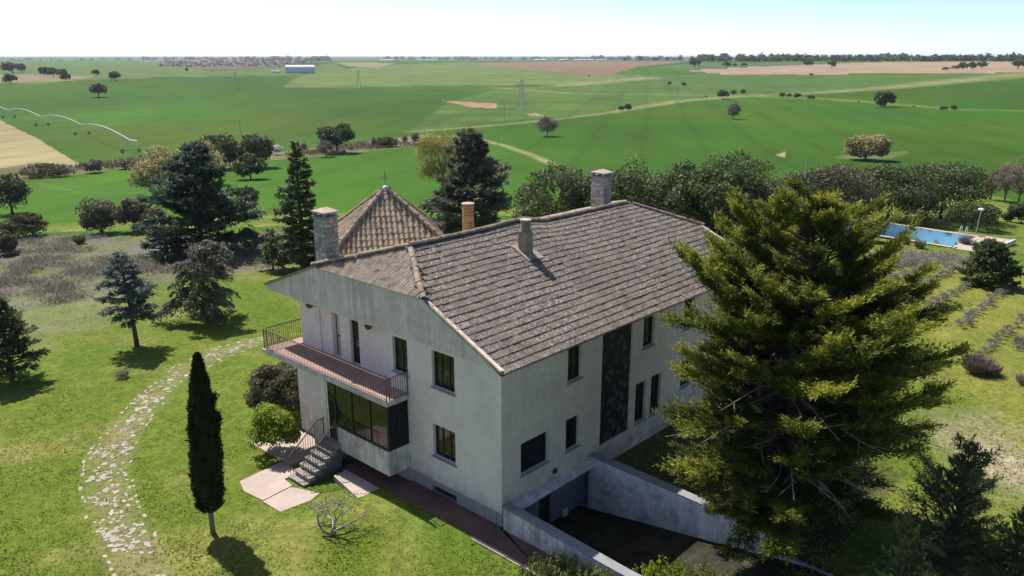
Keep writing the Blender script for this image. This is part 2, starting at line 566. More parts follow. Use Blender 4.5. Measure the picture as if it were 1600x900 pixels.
def vnoise(x, y, s, seed=0):
    """cheap smooth value noise"""
    x = x / s + seed * 17.3; y = y / s + seed * 9.1
    xi, yi = np.floor(x), np.floor(y)
    fx, fy = x - xi, y - yi
    fx = fx * fx * (3 - 2 * fx); fy = fy * fy * (3 - 2 * fy)
    def hsh(a, b):
        v = np.sin(a * 127.1 + b * 311.7) * 43758.5453
        return v - np.floor(v)
    return (hsh(xi, yi) * (1 - fx) + hsh(xi + 1, yi) * fx) * (1 - fy) + (hsh(xi, yi + 1) * (1 - fx) + hsh(xi + 1, yi + 1) * fx) * fy

def build_ground():
    fine = np.radians(np.arange(-37, 37.01, 0.125))
    coarse = np.radians(np.concatenate([np.arange(40, 180, 4), np.arange(180, 322, 4)]))
    ang = np.concatenate([fine, coarse])
    ys = np.concatenate([np.arange(980, 480, -2.6), np.arange(480, 300, -1.8), np.arange(300, 110, -1.25), np.arange(110, 92, -0.5)])
    al = TH + np.arctan((ys - 450) / F_PX)
    rr = (H_CAM + 4) / np.tan(al)
    rr = np.concatenate([[0.5, 6, 11], rr[rr > 13], np.geomspace(rr.max() * 1.12, 38000, 26)])
    A, R = np.meshgrid(ang, rr)
    x = (R * np.sin(A)).ravel(); y = (R * np.cos(A)).ravel()
    z = terrain(x, y)
    na, nr = len(ang), len(rr)
    i = np.arange(nr - 1)[:, None] * na; j = np.arange(na)[None, :]
    j2 = (j + 1) % na
    quads = np.stack([i + j, i + j2, i + na + j2, i + na + j], -1).reshape(-1, 4)[:, ::-1]
    # colours of the crops and soils
    col = np.empty((len(x), 3)); col[:] = (0.052, 0.130, 0.004)
    kind = np.zeros(len(x))
    r = np.hypot(x, y)
    n1 = vnoise(x, y * .6, 55, 1); n2 = vnoise(x, y * .45, 90, 2)
    col *= (0.70 + 0.5 * n1 * n2 + 0.28 * n2 + .08 * vnoise(x, y, 18, 14))[:, None]
    col[:, 0] *= 0.78 + 0.85 * vnoise(x, y, 110, 3) * vnoise(x, y, 40, 5)
    def paint(pts, c, k=None, var=0.15, mix=1.0):
        m = in_poly(x, y, wpoly(pts))
        f = 1 + var * (vnoise(x[m], y[m] * 1.5, 30, 4) - 0.5) * 2
        col[m] = col[m] * (1 - mix) + mix * np.array(c)[None] * f[:, None]
        if k is not None: kind[m] = k
    def track(pts, c, wd, k=0.0):
        pl = wline(pts)
        d = dist_line(x, y, pl)
        wd = np.maximum(wd, 0.85 * r * r / (F_PX * 22)); a = np.clip(1.3 - d / wd, 0, 1)[:, None] * (0.55 + 0.45 * vnoise(x, y, 9, 8))[:, None]
        col[:] = col * (1 - a) + a * np.array(c)[None]
    # upper fields
    paint([(-300, 137), (-300, 96), (240, 97), (330, 112), (520, 100), (560, 112), (430, 118), (300, 120), (150, 124), (60, 131)], (0.115, 0.19, 0.05))
    paint([(440, 137), (475, 117), (560, 104), (720, 97), (800, 103), (900, 114), (1010, 117), (880, 132), (700, 134), (560, 136)], (0.150, 0.215, 0.055))
    paint([(900, 132), (1020, 117), (1100, 115), (1220, 118), (1500, 114), (1900, 114), (1900, 119), (1600, 117), (1400, 135), (1200, 147), (1060, 158), (900, 148)], (0.085, 0.165, 0.03))
    paint([(780, 138), (900, 132), (1060, 130), (1060, 156), (900, 180), (780, 190), (640, 205), (700, 160)], (0.088, 0.165, 0.025), var=0.25)
    paint([(-300, 134), (-300, 116), (60, 117), (150, 120), (100, 126)], (0.30, 0.225, 0.14))
    paint([(210, 92.5), (330, 91), (470, 93.5), (520, 96), (440, 104), (330, 109), (285, 105)], (0.17, 0.14, 0.115))
    paint([(520, 98), (580, 97), (620, 99), (590, 106), (540, 103)], (0.30, 0.25, 0.15))
    paint([(735, 98), (880, 95.5), (1075, 96), (1000, 104), (985, 108), (930, 120), (880, 114), (820, 108), (760, 102)], (0.27, 0.175, 0.11))
    paint([(1070, 110), (1190, 104), (1370, 97), (1500, 96), (1900, 97), (1900, 114), (1600, 113.5), (1400, 114.5), (1230, 116.5), (1130, 116)], (0.42, 0.30, 0.20))
    paint([(1000, 108), (1090, 98), (1370, 96), (1190, 103.5), (1080, 107)], (0.10, 0.17, 0.05))
    paint([(690, 157), (740, 160), (777, 161), (775, 169.5), (735, 167)], (0.42, 0.27, 0.16))
    paint([(823, 178), (838, 176), (849, 180), (830, 181)], (0.40, 0.30, 0.17))
    paint([(1211, 243), (1226, 237), (1227, 246)], (0.45, 0.34, 0.22))
    paint([(1300, 246), (1330, 240), (1415, 236), (1422, 239), (1395, 247), (1340, 252)], (0.13, 0.18, 0.045))
    paint([(-400, 275), (0, 268), (128, 258), (62, 218), (0, 188), (-400, 60)], (0.40, 0.34, 0.17), var=0.1)
    paint([(-300, 280), (0, 263), (60, 254), (130, 259), (230, 243), (330, 232), (440, 238), (560, 222), (660, 210), (750, 214), (750, 224), (600, 233), (520, 243), (430, 250), (300, 262), (200, 263), (40, 281), (-300, 300)], (0.185, 0.18, 0.075), 0.4, 0.35)
    paint([(560, 224), (660, 211), (720, 214), (700, 222), (610, 229)], (0.27, 0.24, 0.14), 0.4)
    track([(640, 206), (780, 195), (880, 185), (960, 175), (1060, 158), (1160, 150), (1260, 146), (1400, 136), (1500, 126), (1600, 117), (1700, 108)], (0.30, 0.30, 0.12), 2.6)
    track([(1160, 150), (1300, 155), (1420, 165), (1500, 171), (1700, 176)], (0.21, 0.23, 0.07), 3.4)
    track([(742, 216), (790, 228), (830, 242), (868, 258)], (0.34, 0.33, 0.15), 1.6)
    track([(780, 137), (900, 146), (1060, 148), (1160, 150)], (0.19, 0.23, 0.08), 3.0)
    track([(880, 134), (960, 126), (1010, 122)], (0.33, 0.31, 0.16), 4.0)
    track([(-100, 290), (60, 286), (130, 302), (260, 300)], (0.10, 0.20, 0.03), 0.8)
    # garden ground around the house
    gp = [(-500, 378), (0, 373), (130, 366), (420, 362), (560, 336), (700, 330), (800, 338), (1000, 352), (1220, 318), (1300, 305), (1400, 302), (1540, 300), (1610, 322), (2100, 330)]
    near = in_poly(x, y, wpoly(gp[:-1]) + [tuple(G(2100, 330)[:2]), (120, -40), (-120, -40)]) | (r < 36)
    n = near.sum()
    a1 = vnoise(x[near], y[near], 2.6, 1); a2 = vnoise(x[near], y[near], 0.8, 2); a3 = vnoise(x[near], y[near], 9, 3); a4 = vnoise(x[near], y[near], 0.3, 6)
    g = np.empty((n, 3)); g[:] = (0.130, 0.172, 0.020)
    dry = np.clip((a1 * 0.55 + a2 * 0.3 + a3 * 0.35 - 0.60) * 3.0, 0, 1)[:, None]
    g = g * (1 - dry) + dry * np.array((0.24, 0.215, 0.062))[None]
    lush = np.clip((vnoise(x[near], y[near], 4.5, 9) - 0.55) * 3, 0, 1)[:, None]
    g = g * (1 - lush * 0.6) + lush * 0.6 * np.array((0.085, 0.150, 0.014))[None]
    g *= (0.82 + 0.36 * a4)[:, None]
    col[near] = g
    kind[near] = 1.0
    def gpaint(pts, c, mix, seed=1, var=0.35, soft=2.0):
        wp_ = wpoly(pts)
        cov = np.zeros(len(x))
        sel = r < 140
        for k_ in range(6):
            a_ = k_ * 2.4; q_ = 2.2 * math.sqrt(k_ / 6)
            cov[sel] += in_poly(x[sel] + q_ * math.cos(a_) + 1.2 * (vnoise(x[sel], y[sel], 1.5, 21) - .5), y[sel] + q_ * math.sin(a_) + 1.2 * (vnoise(x[sel], y[sel], 1.5, 22) - .5), wp_) / 6
        m = cov > 0
        f = np.clip(mix * cov[m] * (0.45 + 1.1 * vnoise(x[m], y[m], soft, seed)), 0, 1)[:, None]
        col[m] = col[m] * (1 - f) + f * np.array(c)[None] * (1 + var * (vnoise(x[m], y[m], 0.6, seed + 3) - 0.5))[:, None]
    gpaint([(-300, 372), (120, 368), (260, 374), (420, 366), (470, 395), (430, 425), (300, 430), (200, 455), (120, 470), (0, 492), (-300, 500)], (0.175, 0.145, 0.115), 0.8, 2)
    gpaint([(-100, 480), (120, 455), (200, 450), (230, 480), (120, 520), (-100, 560)], (0.20, 0.19, 0.11), 0.45, 5)
    gpaint([(530, 345), (700, 345), (760, 350), (760, 372), (530, 400)], (0.13, 0.11, 0.075), 0.8, 3)
    gpaint([(1380, 396), (1500, 400), (1600, 430), (1700, 440), (1700, 800), (1480, 620), (1440, 520), (1380, 440)], (0.235, 0.22, 0.045), 0.75, 4)
    gpaint([(1390, 392), (1490, 398), (1530, 412), (1480, 420), (1390, 412)], (0.24, 0.215, 0.19), 0.8, 6)
    gpaint([(1455, 640), (1500, 640), (1560, 680), (1640, 730), (1640, 790), (1560, 760), (1500, 700), (1470, 680)], (0.34, 0.265, 0.18), 1.3, 7)
    gpaint([(1530, 690), (1640, 745), (1640, 770), (1560, 725)], (0.46, 0.37, 0.27), 1.2, 8)
    gpaint([(1540, 860), (1640, 820), (1640, 920), (1500, 900)], (0.16, 0.15, 0.05), 0.5, 8)
    # ramp court, darker brown ground round the big tree
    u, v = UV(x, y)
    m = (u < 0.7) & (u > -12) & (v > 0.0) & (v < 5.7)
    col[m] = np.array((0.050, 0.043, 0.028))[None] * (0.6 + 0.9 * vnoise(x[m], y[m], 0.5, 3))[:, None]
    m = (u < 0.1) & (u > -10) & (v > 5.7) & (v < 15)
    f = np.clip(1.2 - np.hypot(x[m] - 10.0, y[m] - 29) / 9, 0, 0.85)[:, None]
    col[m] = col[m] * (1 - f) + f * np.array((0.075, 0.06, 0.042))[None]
    # faint worn earth between the path stones
    pl = np.array(PATH_MID)
    d = dist_line(x, y, pl)
    f = (np.clip(1.25 - d / 1.0, 0, 1) * (0.35 + 0.65 * vnoise(x, y, 0.8, 11)))[:, None]
    col[:] = col * (1 - f) + f * np.array((0.26, 0.215, 0.105))[None]
    ff = 1 - .30 * (kind < .9)[:, None]; col[:] = col * ff
    col[kind > .9] *= np.array((.84, .90, .9))
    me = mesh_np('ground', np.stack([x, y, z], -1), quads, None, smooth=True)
    at = me.attributes.new('soil', 'FLOAT_COLOR', 'POINT')
    c4 = np.ones((len(x), 4), np.float32); c4[:, :3] = col
    at.data.foreach_set('color', c4.ravel())
    at = me.attributes.new('lawn', 'FLOAT', 'POINT')
    at.data.foreach_set('value', kind.astype(np.float32))
    b = NB('ground')
    c = b.attr('soil')
    k = b.attr('lawn', 'Fac')
    fine_n = b.ramp(b.noise(4.0, 6, 0.7), [(0.3, 0.62), (0.72, 1.38)])
    crop = b.ramp(b.noise(0.05, 8, 0.68, b.vec((1.0, 0.4, 1.0), (0, 0, 0.35))), [(0.3, 0.84), (0.7, 1.16)])
    rows = b.ramp(b.noise(1.0, 4, 0.7, b.vec((0.01, 0.25, 0.1), (0, 0, 1.0))), [(0.3, 0.9), (0.7, 1.1)])
    wv_ = b.n('ShaderNodeTexWave'); wv_.inputs['Scale'].default_value = 0.022; wv_.inputs['Distortion'].default_value = 1.2; wv_.inputs['Detail'].default_value = 2
    b.link(b.vec((1.0, 0.3, 1.0), (0, 0, 0.5)), wv_.inputs['Vector'])
    tram = b.ramp(wv_.outputs['Fac'], [(0.0, 0.88), (0.08, 1.0), (1.0, 1.03)])
    rows = b.mix(1.0, rows, tram, 'MULTIPLY')
    fld = b.mix(1.0, crop, rows, 'MULTIPLY')
    c = b.mix(1.0, c, b.mix(k, fld, fine_n), 'MULTIPLY')
    b.base(c, 0.95, 0.1)
    b.bump(b.noise(9, 6, 0.7), 0.6, 0.06)
    me.materials.append(b.m)
    o = obj('ground', me)
    return tag(o, 'rolling farmland with green crops and the rough lawn round the house', None, None, 'structure')

PATH_L = [(-16.5, 49.6), (-18.8, 47.1), (-19.9, 43.9), (-20.1, 39.7), (-19.9, 35.9), (-19.4, 33.0), (-18.2, 30.2), (-16.5, 27.5), (-14.4, 24.8), (-12.6, 22.5)]
PATH_R = [(-15.4, 48.3), (-17.2, 46.0), (-18.5, 42.9), (-18.4, 38.6), (-17.9, 35.0), (-16.9, 31.8), (-15.0, 28.6), (-13.4, 26.4), (-12.2, 24.6), (-10.6, 22.6)]
PATH_MID = [((a[0] + b[0]) / 2, (a[1] + b[1]) / 2) for a, b in zip(PATH_L, PATH_R)]
ground = build_ground()

# ------------------------------------------------------------------ garden path of half-buried stones
def build_path():
    path = tag(obj('garden_path', None), 'curved path of half buried pale stones in the lawn', None, None, 'structure')
    L = np.array(PATH_L); Rr = np.array(PATH_R)
    def samp(t):
        k = t * (len(L) - 1); i = min(int(k), len(L) - 2); f = k - i
        return L[i] * (1 - f) + L[i + 1] * f, Rr[i] * (1 - f) + Rr[i + 1] * f, L[i + 1] - L[i]
    shapes = []
    for s in range(9):
        n = random.choice([5, 6, 6, 7])
        an = np.sort(np.linspace(0, 2 * np.pi, n, endpoint=False) + rng.uniform(-0.25, 0.25, n))
        rad = rng.uniform(0.75, 1.05, n)
        sq = [(math.copysign(abs(math.cos(a)) ** 0.6, math.cos(a)) * q * 0.5, math.copysign(abs(math.sin(a)) ** 0.6, math.sin(a)) * q * 0.5) for a, q in zip(an, rad)]
        shapes.append(MB().prism(sq, -0.5, 1.0).mesh('stone', 'path_stone'))
    cnt = 0
    def stone(p, tg, lx, ly):
        nonlocal cnt
        o = obj('stone', random.choice(shapes), path)
        o.location = (p[0], p[1], float(terrain(p[0], p[1])) - 0.01)
        o.rotation_euler = (random.uniform(-0.03, 0.03), random.uniform(-0.03, 0.03), math.atan2(tg[1], tg[0]) + random.uniform(-0.15, 0.15))
        o.scale = (lx, ly, random.uniform(0.012, 0.03))
        cnt += 1
    t = 0.0
    while t < 0.97:                                   # kerb lines
        for side in (0, 1):
            gap = 0.34 + 0.3 * float(smooth(0.55, 0.95, t)) + (0.3 if side else 0)
            if random.random() < gap: continue
            l, r_, tg = samp(t)
            p = (l, r_)[side] + rng.normal(0, 0.04, 2)
            stone(p, tg, random.uniform(0.24, 0.5), random.uniform(0.10, 0.19))
        t += 0.0155
    rest = MB()
    for i in range(900):                              # filling
        t = random.random() ** 0.7 * 0.99
        dens = 0.62 if t < 0.25 else (0.70 if t < 0.62 else 0.6)
        l, r_, tg = samp(t)
        f = random.uniform(0.08, 0.92)
        p = l * (1 - f) + r_ * f
        if vnoise(np.array([p[0]]), np.array([p[1]]), 1.1, 4)[0] > dens: continue
        sz = random.uniform(0.05, 0.2) if random.random() < .8 else random.uniform(.18, .32)
        if cnt < 292 and sz > 0.13:
            stone(p, tg + rng.normal(0, 0.3, 2), sz * random.uniform(1.0, 1.8), sz)
        else:
            an = random.uniform(0, 3.1)
            sq = [(p[0] + sz * 0.5 * math.cos(an + k * 1.57 + random.uniform(-.3, .3)), p[1] + sz * 0.4 * math.sin(an + k * 1.57)) for k in range(4)]
            z = float(terrain(p[0], p[1]))
            rest.prism(sq, z - 0.03, z + 0.018)
    o = rest.build('pebbles', 'path_stone', path); o['kind'] = 'stuff'
build_path()

# ------------------------------------------------------------------ the house (local x = v, y = u)
house = thing('country_house', 'large white two storey country house with a grey tiled half hipped roof and balcony', 'house', (HC[0], HC[1], 0), HANG)

def panel(name, mat, axis, off, a0, a1, z0, z1, holes, depth=0.28, parent=None, flip=1):
    """wall face at v=off (axis 'v') or u=off (axis 'u'); holes are real openings with reveals going inwards"""
    A = sorted({a0, a1, *[h[0] for h in holes], *[h[1] for h in holes]})
    Z = sorted({z0, z1, *[h[2] for h in holes], *[h[3] for h in holes]})
    mb = MB()
    def pt(a, z, d):
        return (off + d * flip, a, z) if axis == 'v' else (a, off + d * flip, z)
    for i in range(len(A) - 1):
        for j in range(len(Z) - 1):
            ac, zc = (A[i] + A[i + 1]) / 2, (Z[j] + Z[j + 1]) / 2
            if any(h[0] < ac < h[1] and h[2] < zc < h[3] for h in holes): continue
            for d in (0, depth):
                mb.add([pt(A[i], Z[j], d), pt(A[i + 1], Z[j], d), pt(A[i + 1], Z[j + 1], d), pt(A[i], Z[j + 1], d)], [(0, 1, 2, 3)])
    for h in holes:
        c = [(h[0], h[2]), (h[1], h[2]), (h[1], h[3]), (h[0], h[3])]
        for k in range(4):
            p, q = c[k], c[(k + 1) % 4]
            mb.add([pt(*p, 0), pt(*q, 0), pt(*q, depth), pt(*p, depth)], [(0, 1, 2, 3)])
    return mb.build(name, mat, parent or house)

FW = [(2.45, 3.73, 4.74, 6.26), (5.20, 6.12, 4.75, 6.27), (2.48, 3.77, 1.72, 3.12)]
panel('front_wall', 'stucco', 'v', 0.0, 0.0, 6.30, 0.58, 6.42, FW)
panel('plinth', 'plinth', 'v', 0.025, 0.0, 6.30, -0.9, 0.58, [(2.5, 3.95, -0.02, 0.32)])
panel('loggia_wall', 'stucco', 'v', 0.50, 6.30, 13.45, 3.9, 6.5, [(9.06, 9.70, 3.98, 6.06), (10.44, 11.08, 3.98, 6.3)])
panel('loggia_return', 'stucco', 'u', 6.30, 0.0, 0.5, 3.9, 6.42, [], 0.05, flip=-1)
panel('ground_floor_wall', 'stucco', 'v', 0.0, 6.30, 13.45, -0.9, 3.85, [])
SW = [(1.07, 2.70, 1.75, 3.09), (3.79, 4.66, 1.72, 3.12), (3.84, 4.72, 4.73, 6.17), (6.12, 8.30, 1.08, 6.17), (9.15, 10.05, 4.72, 6.12),
      (8.75, 9.60, 1.18, 3.12), (10.0, 10.85, 1.18, 3.12), (12.6, 13.5, 4.72, 6.15), (12.6, 13.5, 1.72, 3.12), (16.2, 17.4, 4.72, 6.15), (16.2, 17.4, 1.72, 3.12),
      (0.42, 5.42, -2.6, 0.62)]
panel('side_wall', 'stucco_side', 'u', 0.0, 0.0, 20.1, -2.6, 6.42, SW)
panel('rear_wall', 'stucco', 'v', 20.1, 0.0, 13.45, -0.9, 6.42, [(3, 4.2, 4.7, 6.1), (8, 9.2, 4.7, 6.1)], flip=-1)
panel('end_wall', 'stucco', 'u', 13.45, 0.5, 20.1, -0.9, 6.42, [(3, 4.2, 4.2, 6.2), (8, 9.2, 4.7, 6.1)], flip=-1)
# dark rooms behind the openings
mb = MB(); mb.box(0.45, 0.5, 0.4, 6.2, 0.3, 6.3); mb.box(0.32, 20.0, 0.5, 0.55, 0.8, 6.3); mb.box(0.95, 1.0, 6.4, 13.3, 3.9, 6.3)
mb.build('room_lining', 'interior', house)

def window(axis, off, a0, a1, z0, z1, cols=2, rows=1, mat='glass', sill=True, flip=1, rec=0.14, label=None):
    def bx(mb, a, b, z, zz, d0, d1):
        if axis == 'v': mb.box(min(off + d0 * flip, off + d1 * flip), max(off + d0 * flip, off + d1 * flip), a, b, z, zz)
        else: mb.box(a, b, min(off + d0 * flip, off + d1 * flip), max(off + d0 * flip, off + d1 * flip), z, zz)
    fr = MB(); t = 0.055
    e = 0.003
    bx(fr, a0 + e, a1 - e, z0 + e, z0 + t, rec, rec + .06); bx(fr, a0 + e, a1 - e, z1 - t, z1 - e, rec, rec + .06)
    bx(fr, a0 + e, a0 + t, z0 + t, z1 - t, rec, rec + .06); bx(fr, a1 - t, a1 - e, z0 + t, z1 - t, rec, rec + .06)
    w_ = fr.build('window', 'dark_frame', house)
    if label: w_['label'] = label
    for c in range(1, cols):
        a = a0 + (a1 - a0) * c / cols
        m = MB(); bx(m, a - .035, a + .035, z0 + t, z1 - t, rec - .004, rec + .055); m.build('mullion', 'dark_frame', w_)
    for r_ in range(1, rows):
        z = z0 + (z1 - z0) * r_ / rows
        m = MB(); bx(m, a0 + t, a1 - t, z - .02, z + .02, rec + .004, rec + .05); m.build('glazing_bar', 'dark_frame', w_)
    for c in range(cols):
        b0 = a0 + (a1 - a0) * c / cols; b1 = a0 + (a1 - a0) * (c + 1) / cols
        m = MB(); bx(m, b0 + .02, b1 - .02, z0 + .02, z1 - .02, rec + .026, rec + .034); m.build('pane', mat, w_)
    if sill:
        m = MB(); bx(m, a0 - .06, a1 + .06, z0 - .07, z0 - .002, -.06, rec - .01); m.build('sill', 'sill', w_)
    return w_
for h in FW: window('v', 0.0, *h, cols=3 if h[1] - h[0] > 1 else 2, rows=1 if h[2] > 3 else 1)
window('v', 0.0, 2.5, 3.95, -0.02, 0.32, cols=3, sill=False, rec=0.2, mat='interior')
SIDE = {0: (2, 'glass_side'), 1: (1, 'glass_side')}
for k, h in enumerate(SW[:11]):
    if k == 3: continue
    window('u', 0.0, *h, cols=1 if k in (0, 1) else 2, mat='glass_side')
for a, b in ((3, 4.2), (8, 9.2)):
    window('v', 20.1, a, b, 4.7, 6.1, flip=-1)
window('u', 13.45, 3, 4.2, 4.2, 6.2, flip=-1, sill=False); window('u', 13.45, 8, 9.2, 4.7, 6.1, flip=-1)
# balcony doors
def door(axis, off, a0, a1, z0, z1, mat, rec=0.14):
    fr = MB(); t = 0.05
    P = (lambda m, a, b, z, zz, d0, d1: m.box(off + d0, off + d1, a, b, z, zz)) if axis == 'v' else (lambda m, a, b, z, zz, d0, d1: m.box(a, b, off + d0, off + d1, z, zz))
    P(fr, a0 + .003, a0 + t, z0, z1 - t, rec, rec + .06); P(fr, a1 - t, a1 - .003, z0, z1 - t, rec, rec + .06); P(fr, a0 + .003, a1 - .003, z1 - t, z1 - .003, rec, rec + .06)
    d = fr.build('door', 'dark_frame', house)
    m = MB(); P(m, a0 + t, a1 - t, z0 + .02, z1 - t, rec + .02, rec + .05); m.build('door_leaf', mat, d)
    m = MB(); P(m, a0 + t, a1 - t, z0 + .9, z0 + .96, rec + .005, rec + .018); m.build('rail', 'dark_frame', d)
    m = MB(); P(m, a0 + .09, a0 + .12, z0 + 1.0, z0 + 1.12, rec - .03, rec + .004); m.build('handle', 'steel', d)
door('v', 0.5, 9.06, 9.70, 3.98, 6.06, 'glass')
door('v', 0.5, 10.44, 11.08, 3.98, 6.3, 'stucco_gable', 0.24)
# pillar face on the loggia
mb = MB(); mb.box(0.44, 0.497, 11.95, 13.46, 3.985, 6.41); mb.build('pillar', 'stucco', house)

# dark block panel on the side wall
bp = MB(); bp.box(6.125, 8.295, 0.12, 0.16, 1.085, 6.165); bpan = bp.build('block_panel', 'dark_frame', house)
bw = (8.30 - 6.12) / 11; bh = (6.17 - 1.08) / 26
bme = MB().box(0.008, bw - 0.008, 0, 0.05, 0.008, bh - 0.008).mesh('glass_block', 'glass_block')
for i in range(11):
    for j in range(26):
        o = obj('glass_block', bme, bpan, (6.12 + i * bw, 0.07 + random.uniform(-.006, .006), 1.08 + j * bh))

# gable board, soffit, fascia
def gable(v0, v1, pts, name, mat):
    n = len(pts)
    v = [(v0, u, z) for u, z in pts] + [(v1, u, z) for u, z in pts]
    q = [(i, (i + 1) % n, n + (i + 1) % n, n + i) for i in range(n)]
    mb = MB(); mb.add(v, q, [(0, i, i + 1) for i in range(1, n - 1)] + [(n, n + i + 1, n + i) for i in range(1, n - 1)])
    return mb.build(name, mat, house)
GP = [(6.85, 6.43), (-0.10, 6.43), (-0.12, 6.44), (3.86, 8.24), (11.2, 8.30), (15.42, 6.70), (15.46, 6.47), (13.0, 6.43)]
gable(-0.13, 0.03, GP, 'gable_board', 'stucco_gable')
gable(20.12, 20.3, GP, 'gable_board', 'stucco_gable')
mb = MB(); mb.box(0.032, 0.75, 6.28, 13.3, 6.435, 6.50); mb.box(0.032, 20.1, 13.46, 15.40, 6.475, 6.54); mb.build('soffit', 'stucco', house)
mb = MB(); mb.box(0.035, 20.3, -0.135, -0.003, 6.24, 6.375); mb.build('fascia', 'slab_edge', house)
mb = MB(); mb.box(-0.16, 0.0, -0.17, -0.06, 6.26, 6.41); mb.build('gutter_end', 'lamp_rust', house)

# ------------------------------------------------------------------ roof
RU, RV0, RV1 = 6.85, 1.72, 17.5
def sag(u, v):
    f = np.clip(np.asarray(u) / RU, 0, 1)
    return (0.22 * smooth(8.6, 10.6, v) - 0.07 * np.exp(-((np.asarray(v) - 8.2) / 1.4) ** 2)) * f ** 3 + 0.015 * np.sin(np.asarray(v) * 1.1) * f * (1 - f) * 4
def zr(u, v): return 6.42 + 0.462 * u - sag(u, v)
LU = np.array([6.85, 11.2, 15.5]); LZ = np.array([9.585, 8.33, 6.68])
def zl(u, v): return np.interp(u, LU, LZ) - sag(RU, v) * np.clip((13 - u) / 6.15, 0, 1)
def hz_(u, v): return 8.34 + (v + 0.12) * (9.585 - 8.34) / (RV0 + 0.12)

TW, TL = 0.33, 0.43
def tile_profile(amp=0.022, thick=0.040, wdt=TW, ln=TL, rolls=2, seg=10):
    xs = np.linspace(0, wdt - 0.004, seg + 1)
    zs = amp * np.cos(2 * np.pi * rolls * xs / wdt)
    v = [(x, 0, z) for x, z in zip(xs, zs)] + [(x, ln, z) for x, z in zip(xs, zs)] + [(x, 0, z - thick) for x, z in zip(xs, zs)]
    n = seg + 1
    q = [(i, i + 1, n + i + 1, n + i) for i in range(seg)] + [(2 * n + i, 2 * n + i + 1, i + 1, i) for i in range(seg)]
    return np.array(v, float), np.array(q)
TV, TQ = tile_profile()
tile_me = mesh_np('roof_tile', TV, TQ, 'tile_main', smooth=False)

def frame_at(o, xa, ya):
    xa = xa / np.linalg.norm(xa); za = np.cross(xa, ya); za /= np.linalg.norm(za); ya2 = np.cross(za, xa)
    return np.column_stack([xa, ya2, za]), o

def slope_tiles(spots, deck, mat, n_single, camdist):
    """spots: list of (origin, xaxis, yaxis)"""
    order = sorted(range(len(spots)), key=lambda i: camdist(spots[i][0]))
    single = set(order[:n_single])
    vs, qs, k = [], [], 0
    for i, (o, xa, ya) in enumerate(spots):
        M, o = frame_at(np.array(o, float), np.array(xa, float), np.array(ya, float))
        lift = rng.normal(0, 0.005)
        if i in single:
            t = obj('roof_tile', tile_me, deck)
            m4 = Matrix.Identity(4)
            for a in range(3):
                for b in range(3): m4[a][b] = M[a, b]
                m4[a][3] = o[a] + M[a, 2] * lift
            t.matrix_local = m4
        else:
            vs.append(TV @ M.T + o + M[:, 2] * lift); qs.append(TQ + k); k += len(TV)
    if vs:
        t = obj('roof_tiles_far', mesh_np('roof_tiles', np.vstack(vs), np.vstack(qs), mat), deck)
        t.name = 'tile_field'; t['kind'] = 'stuff'

camL = np.array([*reversed(UV(0, 0)), H_CAM])
cdist = lambda p: float(np.linalg.norm(np.array(p) - camL))
def vmin(u): return -0.20 if u < 3.86 else -0.2 + (u - 3.86) / (RU - 3.86) * (RV0 + 0.2)
def vmax(u): return 20.35 if u < 3.6 else 20.35 - (u - 3.6) / (RU - 3.6) * (20.35 - RV1)
def deck_mesh(name, grid, mat):
    a = np.array(grid); nr, nc = a.shape[:2]
    v = np.vstack([a.reshape(-1, 3), a.reshape(-1, 3) - [0, 0, 0.05]])
    q = [(i * nc + j, i * nc + j + 1, (i + 1) * nc + j + 1, (i + 1) * nc + j) for i in range(nr - 1) for j in range(nc - 1)]
    q = q + [tuple(x + nr * nc for x in f) for f in q]
    return obj(name, mesh_np(name, v, np.array(q), mat), house)

us = np.linspace(-0.16, RU, 20)
dk = deck_mesh('roof_slope', [[(v, u, float(zr(u, v)) - 0.055) for v in np.linspace(vmin(u) + 0.06, vmax(u) - 0.05, 40)] for u in us], 'tile_main')
spots = []
rows = 21; du = (RU + 0.2) / rows
for i in range(rows):
    u = -0.22 + i * du
    v = -0.20 + (0.0 if i % 2 == 0 else 0.0)
    k = 0
    while True:
        v0 = -0.20 + k * TW; k += 1
        if v0 > 20.3: break
        if v0 + TW * 0.6 < vmin(u + 0.18) or v0 + TW * 0.4 > vmax(u + 0.18): continue
        z = float(zr(u, v0)) + 0.045
        x1 = (v0 + TW, u, float(zr(u, v0 + TW)) + 0.045)
        o = np.array((v0, u, z))
        ya = np.array((v0, u + du, float(zr(u + du, v0)) + 0.012)) - o
        spots.append((o, np.array(x1) - o, ya))
slope_tiles(spots, dk, 'tile_main', 300, cdist)
